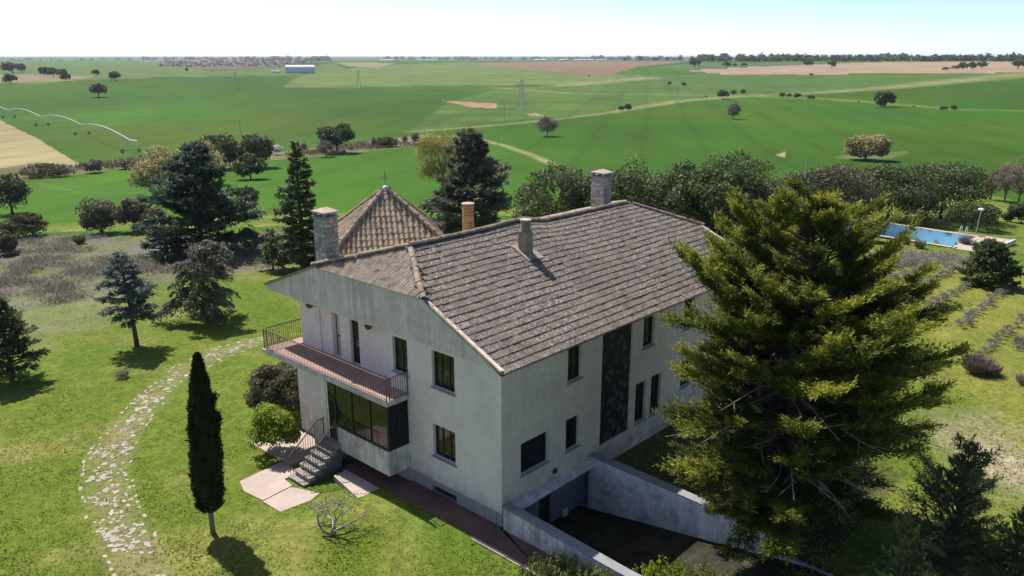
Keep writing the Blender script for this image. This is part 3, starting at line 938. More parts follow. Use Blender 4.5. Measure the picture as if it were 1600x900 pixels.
# small front hip and its twin at the back
for sgn, lab in ((1, 0), (-1, 1)):
    V = (lambda v: v) if sgn == 1 else (lambda v: 20.2 - v)
    nrow = 6
    vv = np.linspace(-0.12, RV0, nrow + 1)
    def ul(v): f = (v + 0.12) / (RV0 + 0.12); return 3.86 + f * (RU - 3.86), 11.2 + f * (RU - 11.2)
    dk2 = deck_mesh('hip_slope', [[(V(v), a, hz_(a, v) - 0.05 - (0.0 if sgn == 1 else 0.2 * (v + .12) / 1.8)) for a in np.linspace(*ul(v), 8)] for v in vv], 'tile_hip')
    sp = []
    dv = (RV0 + 0.2) / nrow
    for i in range(nrow):
        v = -0.22 + i * dv
        a0, a1 = ul(v + 0.14)
        for k in range(40):
            u0 = 3.7 + k * TW
            if u0 + TW * 0.5 < a0 or u0 + TW * 0.5 > a1: continue
            zz = hz_(0, v) + 0.03 - (0.0 if sgn == 1 else 0.2 * (v + .12) / 1.8)
            if sgn == 1: sp.append(((V(v), u0 + TW, zz), (0, -1, 0), (1, 0, (9.585 - 8.34) / 1.84 * 0.97)))
            else: sp.append(((V(v), u0, zz), (0, 1, 0), (-1, 0, (9.385 - 8.34) / 1.84 * 0.97)))
    if sgn == 1:
        TMO = tile_me; tile_me = mesh_np('roof_tile', TV, TQ, 'tile_hip')
        slope_tiles(sp, dk2, 'tile_hip', 300, cdist); tile_me = TMO
    else:
        slope_tiles(sp, dk2, 'tile_hip', 0, cdist)
# slope on the hidden side
us2 = np.linspace(RU, 15.5, 20)
def vminl(u): return -0.2 if u > 11.2 else -0.2 + (11.2 - u) / (11.2 - RU) * (RV0 + 0.2)
def vmaxl(u): return 20.35 if u > 11.2 else 20.35 - (11.2 - u) / (11.2 - RU) * (20.35 - RV1)
dk3 = deck_mesh('roof_slope', [[(v, u, float(zl(u, v)) - 0.05) for v in np.linspace(vminl(u) + .06, vmaxl(u) - .05, 40)] for u in us2], 'tile_hip')
sp = []
for i in range(26):
    u = 15.52 - i * 0.336
    for k in range(63):
        v0 = -0.2 + k * TW
        if v0 + TW * .6 < vminl(u - .18) or v0 + TW * .4 > vmaxl(u - .18) or u < RU + 0.2: continue
        o = np.array((v0 + TW, u, float(zl(u, v0)) + 0.03))
        sp.append((o, np.array((-1.0, 0, 0)), np.array((v0 + TW, u - 0.336, float(zl(u - 0.336, v0)) + 0.018)) - o))
slope_tiles(sp, dk3, 'tile_hip', 0, cdist)

# rounded ridge and hip tiles, each its own piece
def barrel(ln=0.40, r0=0.135, r1=0.115, n=7):
    an = np.linspace(0, np.pi, n)
    v = []
    for y, r in ((0, r0), (ln, r1)):
        v += [(r * math.cos(a), y, r * math.sin(a) * 0.95) for a in an]
    for y, r in ((0, r0 - 0.03),):
        v += [(r * math.cos(a), y, r * math.sin(a) * 0.95) for a in an]
    q = [(i, i + 1, n + i + 1, n + i) for i in range(n - 1)] + [(2 * n + i, 2 * n + i + 1, i + 1, i) for i in range(n - 1)]
    return mesh_np('ridge_tile', np.array(v), np.array(q), 'tile_ridge', smooth=False)
bar_me = barrel()
ridge = MB().box(RV0, RV1, RU - 0.05, RU + 0.05, 9.2, 9.25).build('ridge_beam', 'tile_ridge', house)
def ridge_run(pts, parent, me=None, step=0.35):
    pts = np.array(pts, float)
    seg = np.linalg.norm(np.diff(pts, axis=0), axis=1); cum = np.concatenate([[0], np.cumsum(seg)])
    n = int(cum[-1] / step)
    for k in range(n):
        s0, s1 = k * step, min((k + 1) * step, cum[-1])
        a = np.array([np.interp(s0, cum, pts[:, c]) for c in range(3)]); b = np.array([np.interp(s1, cum, pts[:, c]) for c in range(3)])
        y = (b - a) / np.linalg.norm(b - a)
        x = np.cross(y, (0, 0, 1)); x /= np.linalg.norm(x)
        z = np.cross(x, y)
        t = obj('ridge_tile', me or bar_me, parent)
        a = a + rng.normal(0, 0.008, 3)
        m4 = Matrix.Identity(4)
        for i in range(3):
            m4[i][0], m4[i][1], m4[i][2], m4[i][3] = x[i], y[i], z[i], a[i]
        t.matrix_local = m4
rz = lambda v: float(zr(RU, v)) + 0.05
ridge_run([(v, RU, rz(v)) for v in np.linspace(RV0 - .05, RV1 + .1, 60)], ridge)
ridge_run([(-0.2, 3.86, 8.33), (RV0, RU, rz(RV0))], ridge)
ridge_run([(-0.2, 11.2, 8.40), (RV0, RU, rz(RV0))], ridge)
ridge_run([(20.4, 3.6, 8.10), (RV1, RU, rz(RV1))], ridge)
ridge_run([(20.4, 11.2, 8.3), (RV1, RU, rz(RV1))], ridge)
MB().tube([(-0.15, -0.1, 6.40), (-0.15, 3.86, 8.23)], 0.05, 5).build('verge', 'tile_ridge', house)      # mortar under the tile ends
MB().tube([(-0.15, 11.2, 8.30), (-0.15, 15.45, 6.68)], 0.06, 5).build('verge', 'tile_ridge', house)

# ------------------------------------------------------------------ stone chimneys
def chimney(v0, v1, u0, u1, z0, z1, course=0.235):
    core = MB().box(v0 + .03, v1 - .03, u0 + .03, u1 - .03, z0, z1 - .01).build('chimney', 'lead_flash', house)
    z = z0; r_ = 0
    while z < z1 - 0.08:
        h = min(course * random.uniform(0.75, 1.15), z1 - z)
        for face in range(4):
            a0, a1 = ((v0, v1), (u0, u1))[face % 2]
            cuts = [a0, a0 + (a1 - a0) * random.uniform(0.32, 0.62) if r_ % 2 else a0 + (a1 - a0) * random.uniform(0.25, 0.42), a1]
            if r_ % 2 == 0: cuts.insert(2, a0 + (a1 - a0) * random.uniform(0.6, 0.78))
            for p, q in zip(cuts[:-1], cuts[1:]):
                pr = random.uniform(0.0, 0.02)
                m = MB(); g = 0.008
                if face == 0: m.box(p + g, q - g, u0 - pr, u0 + .1, z + g, z + h - g)
                elif face == 2: m.box(p + g, q - g, u1 - .1, u1 + pr, z + g, z + h - g)
                elif face == 1: m.box(v0 - pr, v0 + .1, p + g, q - g, z + g, z + h - g)
                else: m.box(v1 - .1, v1 + pr, p + g, q - g, z + g, z + h - g)
                m.build('stone', 'chimney_stone', core)
        z += h; r_ += 1
    cv, cu = (v0 + v1) / 2, (u0 + u1) / 2
    MB().box(v0 - .06, v1 + .06, u0 - .06, u1 + .06, z1, z1 + .07, 0.006).build('rim', 'coping', core)
    for sx in (-1, 1):
        for sy in (-1, 1):
            MB().box(cv + sx * (v1 - v0) * .42 - .07, cv + sx * (v1 - v0) * .42 + .07, cu + sy * (u1 - u0) * .42 - .07, cu + sy * (u1 - u0) * .42 + .07, z1 + .07, z1 + .22).build('cap_post', 'chimney_stone', core)
    w1, w2, zt = (v1 - v0) / 2 + .07, (u1 - u0) / 2 + .07, z1 + .22
    cp = MB(); v = []
    for d in (0, .06):
        v += [(cv - w1, cu - w2, zt + d), (cv + w1, cu - w2, zt + d), (cv + w1, cu + w2, zt + d), (cv - w1, cu + w2, zt + d), (cv - w1 * .3, cu, zt + d + .16), (cv + w1 * .3, cu, zt + d + .16)]
    fs_t = [(3, 0, 4), (1, 2, 5)]; fs_q = [(0, 1, 5, 4), (2, 3, 4, 5)]
    cp.add(v, fs_q + [tuple(i + 6 for i in f) for f in fs_q] + [(0, 1, 7, 6), (1, 2, 8, 7), (2, 3, 9, 8), (3, 0, 6, 9)], fs_t + [tuple(i + 6 for i in f) for f in fs_t])
    cp.build('cap', 'kerb_stone', core)
chimney(0.42, 1.10, 11.0, 11.85, 7.9, 10.36)
chimney(16.85, 17.58, 8.0, 8.88, 8.5, 10.68)

# ------------------------------------------------------------------ flue pipes
def flue(v, u, z0, z1, r_, square, body):
    core = MB()
    if square: core.box(v - r_, v + r_, u - r_, u + r_, z0, z0 + (z1 - z0) * .68)
    else: core.lathe(v, u, [(r_, z0), (r_, z0 + (z1 - z0) * .62)], 20)
    c = core.build('flue_pipe', body, house, smooth=not square)
    zc = z0 + (z1 - z0) * (.68 if square else .62)
    for k in range(4):
        zz = zc + (z1 - zc - .07) * k / 4
        hh = (z1 - zc - .07) / 4
        MB().lathe(v, u, [(r_ * .80, zz), (r_ * 1.0, zz + .015), (r_ * 1.0, zz + hh * .62), (r_ * .80, zz + hh * .7), (r_ * .80, zz + hh)], 20).build('ring', body, c)
    MB().lathe(v, u, [(0.001, z1 - .07), (r_ * 1.1, z1 - .07), (r_ * 1.1, z1), (0.001, z1 + .02)], 20).build('cap', 'kerb_stone', c)
    return c
p = flue(6.92, 5.0, 8.55, 10.22, 0.235, True, 'terracotta_grey')
MB().add([(6.45, 4.35, 8.50), (7.45, 4.35, 8.50), (7.45, 5.5, 9.03), (6.45, 5.5, 9.03)], [(0, 1, 2, 3)]).build('flashing', 'tile_hip', p)
flue(6.75, 8.5, 8.8, 10.55, 0.28, False, 'terracotta')

# ------------------------------------------------------------------ stair tower with pyramid roof behind the ridge
TA = np.array([2.03, 12.87]); TB = np.array([6.74, 9.71])            # (v,u) corners of the near eave
te = (TB - TA); tl = np.linalg.norm(te); te /= tl
tnn = np.array([-te[1], te[0]])
if tnn[1] < 0: tnn = -tnn
TCc, TD = TB + tnn * tl, TA + tnn * tl
apex = (TA + TCc) / 2; ZE, ZA = 8.2, 10.80
tw = MB(); inset = 0.35
ctr = apex
cs = [ctr + (q - ctr) * (1 - inset / tl * 2) for q in (TA, TB, TCc, TD)]
tw.prism([tuple(q) for q in cs], -0.9, ZE - 0.02)
tower = tw.build('tower', 'stucco', house)
tri = []
corners = [TA, TB, TCc, TD]
tower_roof = None
mbk = MB()
for k in range(4):
    a, b = corners[k], corners[(k + 1) % 4]
    mbk.add([(*a, ZE), (*b, ZE), (*apex, ZA)], t=[(0, 1, 2)])
tower_roof = mbk.build('tower_roof', 'tile_tower', house)
tile_keep = tile_me
TVk, TQk = TV, TQ
TV, TQ = tile_profile(0.04, 0.05, 0.26, 0.46, 1, 8)
for k in range(4):
    tile_me = mesh_np('roof_tile', TV, TQ, 'tile_tower')
    a, b = corners[k], corners[(k + 1) % 4]
    e3 = np.array([*(b - a), 0.0]) / tl
    mid = (a + b) / 2
    up = np.array([*(apex - mid), ZA - ZE]); sl = np.linalg.norm(up); up /= sl
    sp = []
    nrow = 11; st = sl / nrow
    nrm = np.cross(e3, up); nrm = nrm if nrm[2] > 0 else -nrm
    for i in range(nrow):
        s0 = i * st
        half = tl / 2 * (1 - (s0 + st * .5) / sl)
        nn = int(round(tl / 0.26))
        for j in range(nn):
            off = -tl / 2 + j * 0.26
            if abs(off + 0.13) > half: continue
            o = np.array([*mid, ZE]) + up * (s0 - 0.04) + nrm * 0.06
            if np.cross(e3, up)[2] > 0: sp.append((o + e3 * off, e3, up - nrm * 0.06))
            else: sp.append((o + e3 * (off + .26), -e3, up - nrm * 0.06))
    slope_tiles(sp, tower_roof, 'tile_tower', 300 if k == 0 else 0, cdist)
TV, TQ = TVk, TQk; tile_me = tile_keep
bar_big = barrel(0.44, 0.15, 0.125)
for k in range(4):
    a = corners[k]
    ridge_run([(*a, ZE + .06), (*apex, ZA + .05)], tower_roof, bar_big, 0.40)
MB().lathe(apex[0], apex[1], [(0.2, ZA - .10), (0.13, ZA + .08), (0.001, ZA + .16)], 8).build('finial', 'white_paint', tower_roof)
wv = MB(); wv.tube([(*apex, ZA + .1), (*apex, ZA + .78)], 0.018, 6)
vane = wv.build('weathervane', 'iron', house)
bx_, by_ = apex
ckl = [(-.02, .0), (.10, .02), (.20, .10), (.30, .24), (.22, .25), (.14, .17), (.06, .16), (-.04, .18), (-.08, .27), (-.13, .30), (-.17, .25), (-.13, .20), (-.12, .10)]
m = MB()
ca, sa = math.cos(0.9), math.sin(0.9)
def cpt(p_, d): return (bx_ + p_[0] * ca - d * sa, by_ + p_[0] * sa + d * ca, ZA + .62 + p_[1])
n_ = len(ckl)
m.add([cpt(p_, -.012) for p_ in ckl] + [cpt(p_, .012) for p_ in ckl], [(i, (i + 1) % n_, n_ + (i + 1) % n_, n_ + i) for i in range(n_)], [(0, i, i + 1) for i in range(1, n_ - 1)] + [(n_, n_ + i + 1, n_ + i) for i in range(1, n_ - 1)])
m.build('cockerel', 'iron', vane)
m = MB(); m.tube([(bx_ - .22, by_, ZA + .5), (bx_ + .22, by_, ZA + .5)], .012, 5); m.tube([(bx_, by_ - .22, ZA + .5), (bx_, by_ + .22, ZA + .5)], .012, 5); m.build('cross_bar', 'iron', vane)

# ------------------------------------------------------------------ balcony
slab = MB(); slab.box(-1.20, 0.0, 5.15, 14.40, 3.765, 3.95); slab.box(0.0, 0.5, 6.30, 14.40, 3.765, 3.95); slab.box(0.5, 9.0, 13.452, 14.40, 3.765, 3.95)
balc = slab.build('balcony_slab', 'slab_edge', house)
fl = MB(); fl.box(-1.13, 0.497, 6.305, 14.32, 3.951, 3.975); fl.box(-1.13, -0.003, 5.2, 6.303, 3.951, 3.975); fl.box(0.5, 9.0, 13.455, 14.32, 3.951, 3.975); fl.build('floor_tiles', 'balcony_tile', balc)
bal_me = MB().box(-.008, .008, -.008, .008, 0, 0.90).mesh('baluster', 'iron')
def rail_run(p0, p1, zf, parent, hgt=0.97, gap=0.115, zf1=None):
    p0, p1 = np.array(p0, float), np.array(p1, float)
    L = np.linalg.norm(p1 - p0); n = max(2, int(round(L / gap)))
    zf1 = zf if zf1 is None else zf1
    for k in range(n + 1):
        q = p0 + (p1 - p0) * k / n
        o = obj('baluster', bal_me, parent, (q[0], q[1], zf + (zf1 - zf) * k / n + 0.04))
        o.scale = (1, 1, (hgt - .06) / 0.90)
    for zz, r_, nm in ((hgt, .026, 'handrail'), (0.075, .014, 'bottom_rail')):
        MB().tube([(p0[0], p0[1], zf + zz), (p1[0], p1[1], zf1 + zz)], r_, 6).build(nm, 'iron', parent)
    for q, zq in ((p0, zf), (p1, zf1)):
        MB().box(q[0] - .02, q[0] + .02, q[1] - .02, q[1] + .02, zq, zq + hgt + .01).build('post', 'iron', parent)
rail_run((-1.12, 5.22), (-1.12, 14.30), 3.96, balc)
rail_run((-0.98, 5.22), (-0.04, 5.22), 3.96, balc)
rail_run((-0.98, 14.30), (6.5, 14.30), 3.96, balc)
for uu, zz in ((12.46, 6.12), (8.08, 6.10)):
    lm = MB(); lm.box(0.36, 0.44 if uu > 12 else 0.5, uu - .03, uu + .03, zz + .1, zz + .16)
    wl = lm.build('wall_lamp', 'lamp_rust', house)
    MB().lathe(0.30, uu, [(0.02, zz + .17), (0.20, zz + .06), (0.17, zz + .0), (0.10, zz - .1), (0.001, zz - .13)], 6).build('lamp_shade', 'lamp_rust', wl)

# ------------------------------------------------------------------ glazed bay under the balcony
bay = MB(); bay.box(-1.15, -0.002, 5.22, 8.70, 0.66, 0.80); bay.box(-1.15, -1.0, 5.22, 8.70, 0.80, 1.74); bay.box(-1.0, -0.002, 5.22, 5.37, 0.80, 1.74); bay.box(-1.15, -0.002, 8.70, 9.46, 0.80, 1.0); bay.box(-1.0, -0.002, 8.55, 8.70, 0.8, 1.74)
bayo = bay.build('bay_parapet', 'render_old', house)
MB().box(-1.13, -0.01, 9.50, 10.60, -0.9, 3.76).build('porch_pier', 'stucco_side', house)
MB().box(-1.10, -0.02, 5.3, 9.45, 1.01, 1.03).build('bay_floor', 'interior', bayo)
ub = [5.24, 6.36, 7.61, 8.80]
frm = MB(); frm.box(-1.12, -1.04, 5.24, 8.72, 1.741, 1.81); frm.box(-1.04, -0.01, 5.24, 5.30, 1.741, 1.80)
bw_ = frm.build('bay_window', 'dark_frame', house)
frm = MB(); frm.box(-1.12, -1.04, 5.24, 9.46, 3.69, 3.762); frm.box(-1.04, -0.01, 5.24, 5.30, 3.69, 3.762); frm.build('head_frame', 'dark_frame', bw_)
for k, uu in enumerate(ub):
    z0 = 1.81 if k < 3 else 1.0
    MB().box(-1.125, -1.035, uu, uu + .07, z0, 3.69).build('mullion', 'dark_frame', bw_)
MB().box(-1.10, -1.03, 9.39, 9.47, 1.0, 3.69).build('mullion', 'white_paint', bw_)
for a, b in zip(ub[:-1], ub[1:]):
    MB().box(-1.085, -1.075, a + .07, b, 1.81, 3.69).build('pane', 'glass', bw_)
MB().box(-1.085, -1.075, 8.87, 9.39, 1.0, 3.69).build('door_pane', 'glass', bw_)
MB().box(-1.105, -1.055, 8.87, 9.39, 2.9, 2.96).build('glazing_bar', 'dark_frame', bw_)
for a, b in ((-1.03, -0.52), (-0.52, -0.03)):
    MB().box(a, b, 5.262, 5.272, 1.80, 3.69).build('pane', 'glass_side', bw_)
MB().box(-0.54, -0.50, 5.24, 5.30, 1.80, 3.69).build('mullion', 'dark_frame', bw_)

# ------------------------------------------------------------------ front steps with iron rails
nst = 7; z0s, z1s = -0.36, 1.0; rise = (z1s - z0s) / nst; run = 0.285
sb = MB()
pts = [(-1.16, z0s - .3), (-1.16, z1s - rise - .02)] + [(-1.16 - run * nst, z0s + .02)] + [(-1.16 - run * nst, z0s - .3)]
n_ = 4
sb.add([(a, 8.52, z) for a, z in pts] + [(a, 9.58, z) for a, z in pts], [(i, (i + 1) % 4, 4 + (i + 1) % 4, 4 + i) for i in range(4)] + [(0, 1, 2, 3), (7, 6, 5, 4)])
stair = sb.build('front_steps', 'stair_side', house)
for k in range(nst):
    vv0 = -1.16 - run * (nst - k)
    m = MB(); zt = z0s + rise * (k + 1)
    m.box(vv0 + .02, vv0 + run + .03, 8.50, 9.60, zt - rise - .02, zt - .05); m.box(vv0 - .02, vv0 + run + .02, 8.47, 9.63, zt - .05, zt)
    m.build('step', 'step_stone', stair)
zb, zt_ = z0s + rise, z1s
for uu in (8.53, 9.57):
    va, vb = -1.16 - run * nst + .08, -1.30
    n = 15
    for k in range(n + 1):
        v_ = va + (vb - va) * k / n
        zf = z0s + rise * (1 + int((v_ - (-1.16 - run * nst)) / run))
        zh = zb + .92 + (zt_ - zb) * min(1, (v_ - va) / (vb - va) * 1.22)
        o = obj('baluster', bal_me, stair, (v_, uu, zf)); o.scale = (1, 1, (zh - zf) / 0.90)
    MB().tube([(va - .04, uu, zb + .92), (va + (vb - va) / 1.22, uu, zt_ + .92), (vb + .05, uu, zt_ + .92)], .028, 6).build('handrail', 'iron', stair)
    MB().box(vb - .02, vb + .02, uu - .02, uu + .02, z1s - .2, z1s + .93).build('post', 'iron', stair)

# ------------------------------------------------------------------ ledge, basement front and door in the ramp court
MB().box(0.36, 5.40, -0.42, 0.10, 0.63, 0.79).build('court_ledge', 'render_blue', house)
panel('basement_wall', 'basement', 'u', 0.50, 0.4, 5.45, -2.6, 0.62, [(2.75, 3.5, -1.64, 0.0)], 0.2)
mb = MB(); mb.box(0.38, 0.42, 0.0, 0.5, -2.6, 0.62); mb.box(5.42, 5.46, 0.0, 0.5, -2.6, 0.62); mb.build('basement_cheek', 'basement', house)
door('u', 0.5, 2.75, 3.5, -1.64, 0.0, 'interior', 0.1)
MB().box(2.98, 3.22, -0.05, -0.01, 1.05, 1.25).build('vent_plate', 'interior', house)

# pavement strips and slabs beside the house (house frame)
def slabpoly(name, mat, parent, uvz, z, th=0.10):
    me = MB().prism([(b, a) for a, b in uvz], z - th, z).mesh(name, mat)
    return obj(name, me, parent)
terr = tag(obj('terrace', None, None, (HC[0], HC[1], 0), HANG), 'paved strip and cracked pink concrete slabs in front of the house', None, None, 'structure')
slabpoly('walkway', 'paving_dark', terr, [(-3.2, -1.2), (-3.2, -0.085), (0.0, -0.085), (0.0, 0.02), (5.2, 0.02), (5.2, -1.2)], 0.012, 0.3)  # strip along the wall, house shade included in its dark colour
slabpoly('walkway', 'paving_dark', terr, [(5.2, -1.28), (5.2, 0.0), (8.48, 0.0), (8.48, -1.28)], -0.07, 0.5)  # same dark colour carries the shade under the bay
SL = [[(10.9, -4.75), (11.1, -2.6), (9.70, -2.55), (9.66, -3.35), (8.95, -3.42), (8.80, -4.9), (10.0, -5.05)],
      [(8.72, -4.95), (8.86, -3.55), (8.30, -3.3), (7.55, -3.0), (7.35, -3.6), (7.5, -4.9)],
      [(8.0, -1.98), (8.05, -1.30), (5.25, -1.30), (3.62, -1.28), (4.0, -2.35), (4.6, -2.5), (5.9, -2.35)]]
for k, q in enumerate(SL):
    z = float(terrain(*W2(np.mean([a for a, b in q]), np.mean([b for a, b in q])))) + 0.05
    slabpoly('paving_slab', 'paving_pink', terr, q, z if k < 2 else -0.02, 0.5)
slabpoly('paving_slab', 'paving_pink', terr, [(10.62, -2.5), (10.62, -0.2), (14.2, -0.2), (14.2, -2.5)], -0.28, 0.3)
k_u = 3.5
while k_u > -3.0:
    ln = random.uniform(0.7, 1.3)
    slabpoly('kerb_stone', 'kerb_stone', terr, [(k_u - ln + .02, -1.37), (k_u - ln + .02, -1.21), (k_u, -1.21), (k_u, -1.37)], 0.07 + random.uniform(-.02, .02), 0.3)
    k_u -= ln

# ------------------------------------------------------------------ retaining walls of the ramp court
def ret_wall(name, label, v0, v1, u0, u1, zt0, zt1, zb, face, cop, n=14):
    root = thing(name, label, 'wall', (HC[0], HC[1], 0), HANG)
    uu = np.linspace(u0, u1, n); zt = np.linspace(zt0, zt1, n)
    V_, Q_ = [], []
    for a, z in zip(uu, zt):
        V_ += [(v0, a, zb), (v0, a, z), (v1, a, z), (v1, a, zb)]
    for i in range(n - 1):
        for k in range(4):
            Q_.append((i * 4 + k, i * 4 + (k + 1) % 4, i * 4 + 4 + (k + 1) % 4, i * 4 + 4 + k))
    Q_ += [(0, 1, 2, 3), tuple((n - 1) * 4 + k for k in (3, 2, 1, 0))]
    MB().add(V_, Q_).build('wall_body', face, root)
    V_, Q_ = [], []
    for a, z in zip(uu, zt):
        V_ += [(v0 - .02, a, z + .002), (v0 - .02, a, z + .06), (v1 + .02, a, z + .06), (v1 + .02, a, z + .002)]
    for i in range(n - 1):
        for k in range(4):
            Q_.append((i * 4 + k, i * 4 + (k + 1) % 4, i * 4 + 4 + (k + 1) % 4, i * 4 + 4 + k))
    Q_ += [(0, 1, 2, 3), tuple((n - 1) * 4 + k for k in (3, 2, 1, 0))]
    V_ = np.array(V_) + rng.normal(0, .006, (len(V_), 3))
    MB().add(V_, Q_).build('coping', cop, root)
    return root
ret_wall('retaining_wall', 'stained grey retaining wall beside the front walkway of the house', -0.08, 0.30, -0.16, -9.0, 0.94, 0.46, -2.2, 'render_old', 'coping')
ret_wall('retaining_wall', 'white washed retaining wall with rusty streaks below the big golden conifer', 5.42, 5.80, -0.003, -7.8, 0.90, 0.68, -2.2, 'render_blue', 'coping')
ret_wall('kerb_wall', 'low mossy concrete kerb wall beyond the end of the white retaining wall', 5.48, 5.82, -7.81, -14.0, 0.02, -0.02, -0.8, 'render_old', 'coping')
bl = MB(); bl.box(-.02, .02, -.16, .16, 0, .32)
o = tag(bl.build('board', 'white_paint'), 'small white board leaning on the basement wall in the sunken court', 'board')
q = W2(0.36, 4.35); o.location = (q[0], q[1], -1.65); o.rotation_euler = (0.15, 0.28, HANG + math.pi / 2)

# ------------------------------------------------------------------ foliage generators
def unit(v):
    return v / (np.linalg.norm(v, axis=-1, keepdims=True) + 1e-9)

def leaves(P, D, L, Wd, N=None, r=None):
    """rhombic leaf sprays: position, long axis, length, width, face normal"""
    r = r or rng
    n = len(P)
    D = unit(D)
    if N is None: N = unit(r.normal(0, 1, (n, 3)))
    Sx = unit(np.cross(D, N))
    L = np.broadcast_to(L, (n,))[:, None]; Wd = np.broadcast_to(Wd, (n,))[:, None]
    v = np.stack([P, P + D * L * .45 + Sx * Wd * .5, P + D * L, P + D * L * .45 - Sx * Wd * .5], 1).reshape(-1, 3)
    q = np.arange(n * 4).reshape(n, 4)
    return v, q

def crown_mesh(name, parts, mat):
    """parts: list of (verts, quads, tip, rnd) with per-leaf tip and random value"""
    vs, qs, ts, k = [], [], [], 0
    for v, q, tip, rn in parts:
        vs.append(v); qs.append(q + k); k += len(v)
        t = np.stack([np.repeat(tip, 4), np.repeat(rn, 4)], -1)
        ts.append(t)
    return mesh_np(name, np.vstack(vs), np.vstack(qs), mat, np.clip(np.vstack(ts), 0, 1))

def broad(seed, R, zc, rz, n_cl, n_lf, lf, mat, cr=(0.24, 0.42), flat=-0.55, wf=0.75, squash=0.8):
    """rounded leafy crown of many clumps round (0,0,zc)"""
    r = np.random.default_rng(seed)
    c = unit(r.normal(0, 1, (n_cl * 3, 3)))
    c = c[c[:, 2] > flat][:n_cl]
    c = c * (r.uniform(0.45, 1.0, len(c)) ** 0.6)[:, None]
    rad = r.uniform(cr[0], cr[1], len(c))
    c = c * (1 - rad * 0.75)[:, None]
    i = r.integers(0, len(c), n_lf)
    d = unit(r.normal(0, 1, (n_lf, 3)))
    d[:, 2] = np.where((d[:, 2] < -0.3) & (r.random(n_lf) < .4), -d[:, 2] * 0.6, d[:, 2])
    rr = rad[i] * r.uniform(0.72, 1.06, n_lf)
    p = c[i] + d * rr[:, None] * np.array([1, 1, squash])
    p = p * np.array([R, R, rz]) + np.array([0, 0, zc])
    N = unit(d + r.normal(0, 0.55, (n_lf, 3)))
    D = np.cross(N, unit(r.normal(0, 1, (n_lf, 3))))
    L = lf * r.uniform(0.6, 1.3, n_lf)
    v, q = leaves(p, D, L, L * wf, N, r)
    tip = np.clip(0.45 + 0.35 * d[:, 2] + r.normal(0, 0.16, n_lf) + (r.normal(0, .14, len(c)))[i], 0, 1)  # clump tops paler, undersides darker
    return crown_mesh('crown', [(v, q, tip, r.random(n_lf))], mat), c * np.array([R, R, rz]) + np.array([0, 0, zc])

def limb_mesh(name, segs, mat, n=6):
    mb = MB()
    for pts, rad in segs: mb.tube(pts, rad, n)
    return mb.mesh(name, mat, True)

def branched(seed, h, spread, r0, levels=4, mat='bark_grey', t0=0.25, twigmat='leaf_bare', twig=900, tl=0.5, kids=3, upb=0.5):
    """leafless or thinly leafed tree: limbs plus fine twig sprays at the ends"""
    r = np.random.default_rng(seed)
    segs, tips = [], []
    def grow(p, d, ln, rad, lev):
        pts = [p]
        q = p.copy(); dd = d.copy()
        for k in range(3):
            dd = unit(dd + r.normal(0, 0.16, 3) + np.array([0, 0, 0.08 * upb]))
            q = q + dd * ln / 3; pts.append(q.copy())
        segs.append((np.array(pts), np.linspace(rad, rad * 0.62, 4)))
        if lev >= levels:
            tips.append((pts[1], dd)); tips.append((pts[3], dd)); tips.append((pts[2], dd)); return
        for k in range(kids):
            nd = unit(dd + r.normal(0, 0.62, 3) * np.array([spread, spread, 0.6]) + np.array([0, 0, 0.25 * upb]))
            grow(pts[3 if k < 2 else 2], nd, ln * r.uniform(0.62, 0.82), rad * 0.6, lev + 1)
    grow(np.zeros(3), np.array([0, 0, 1.0]), h * t0 * 1.25, r0, 0)
    allp = np.vstack([s[0] for s in segs]); k = h * 0.93 / max(allp[:, 2].max(), 0.1)
    segs = [(s[0] * k, s[1]) for s in segs]
    tp = np.array([t[0] for t in tips]) * k; td = np.array([t[1] for t in tips])
    i = r.integers(0, len(tp), twig)
    D = unit(td[i] + r.normal(0, 0.6, (twig, 3)))
    P = tp[i] + r.normal(0, tl * 0.35, (twig, 3))
    v, q = leaves(P, D, tl * r.uniform(0.5, 1.2, twig), tl * 0.16 * r.uniform(.5, 1.4, twig), None, r)
    return limb_mesh('trunk', segs, mat, 5), crown_mesh('crown', [(v, q, r.random(twig), r.random(twig))], twigmat)

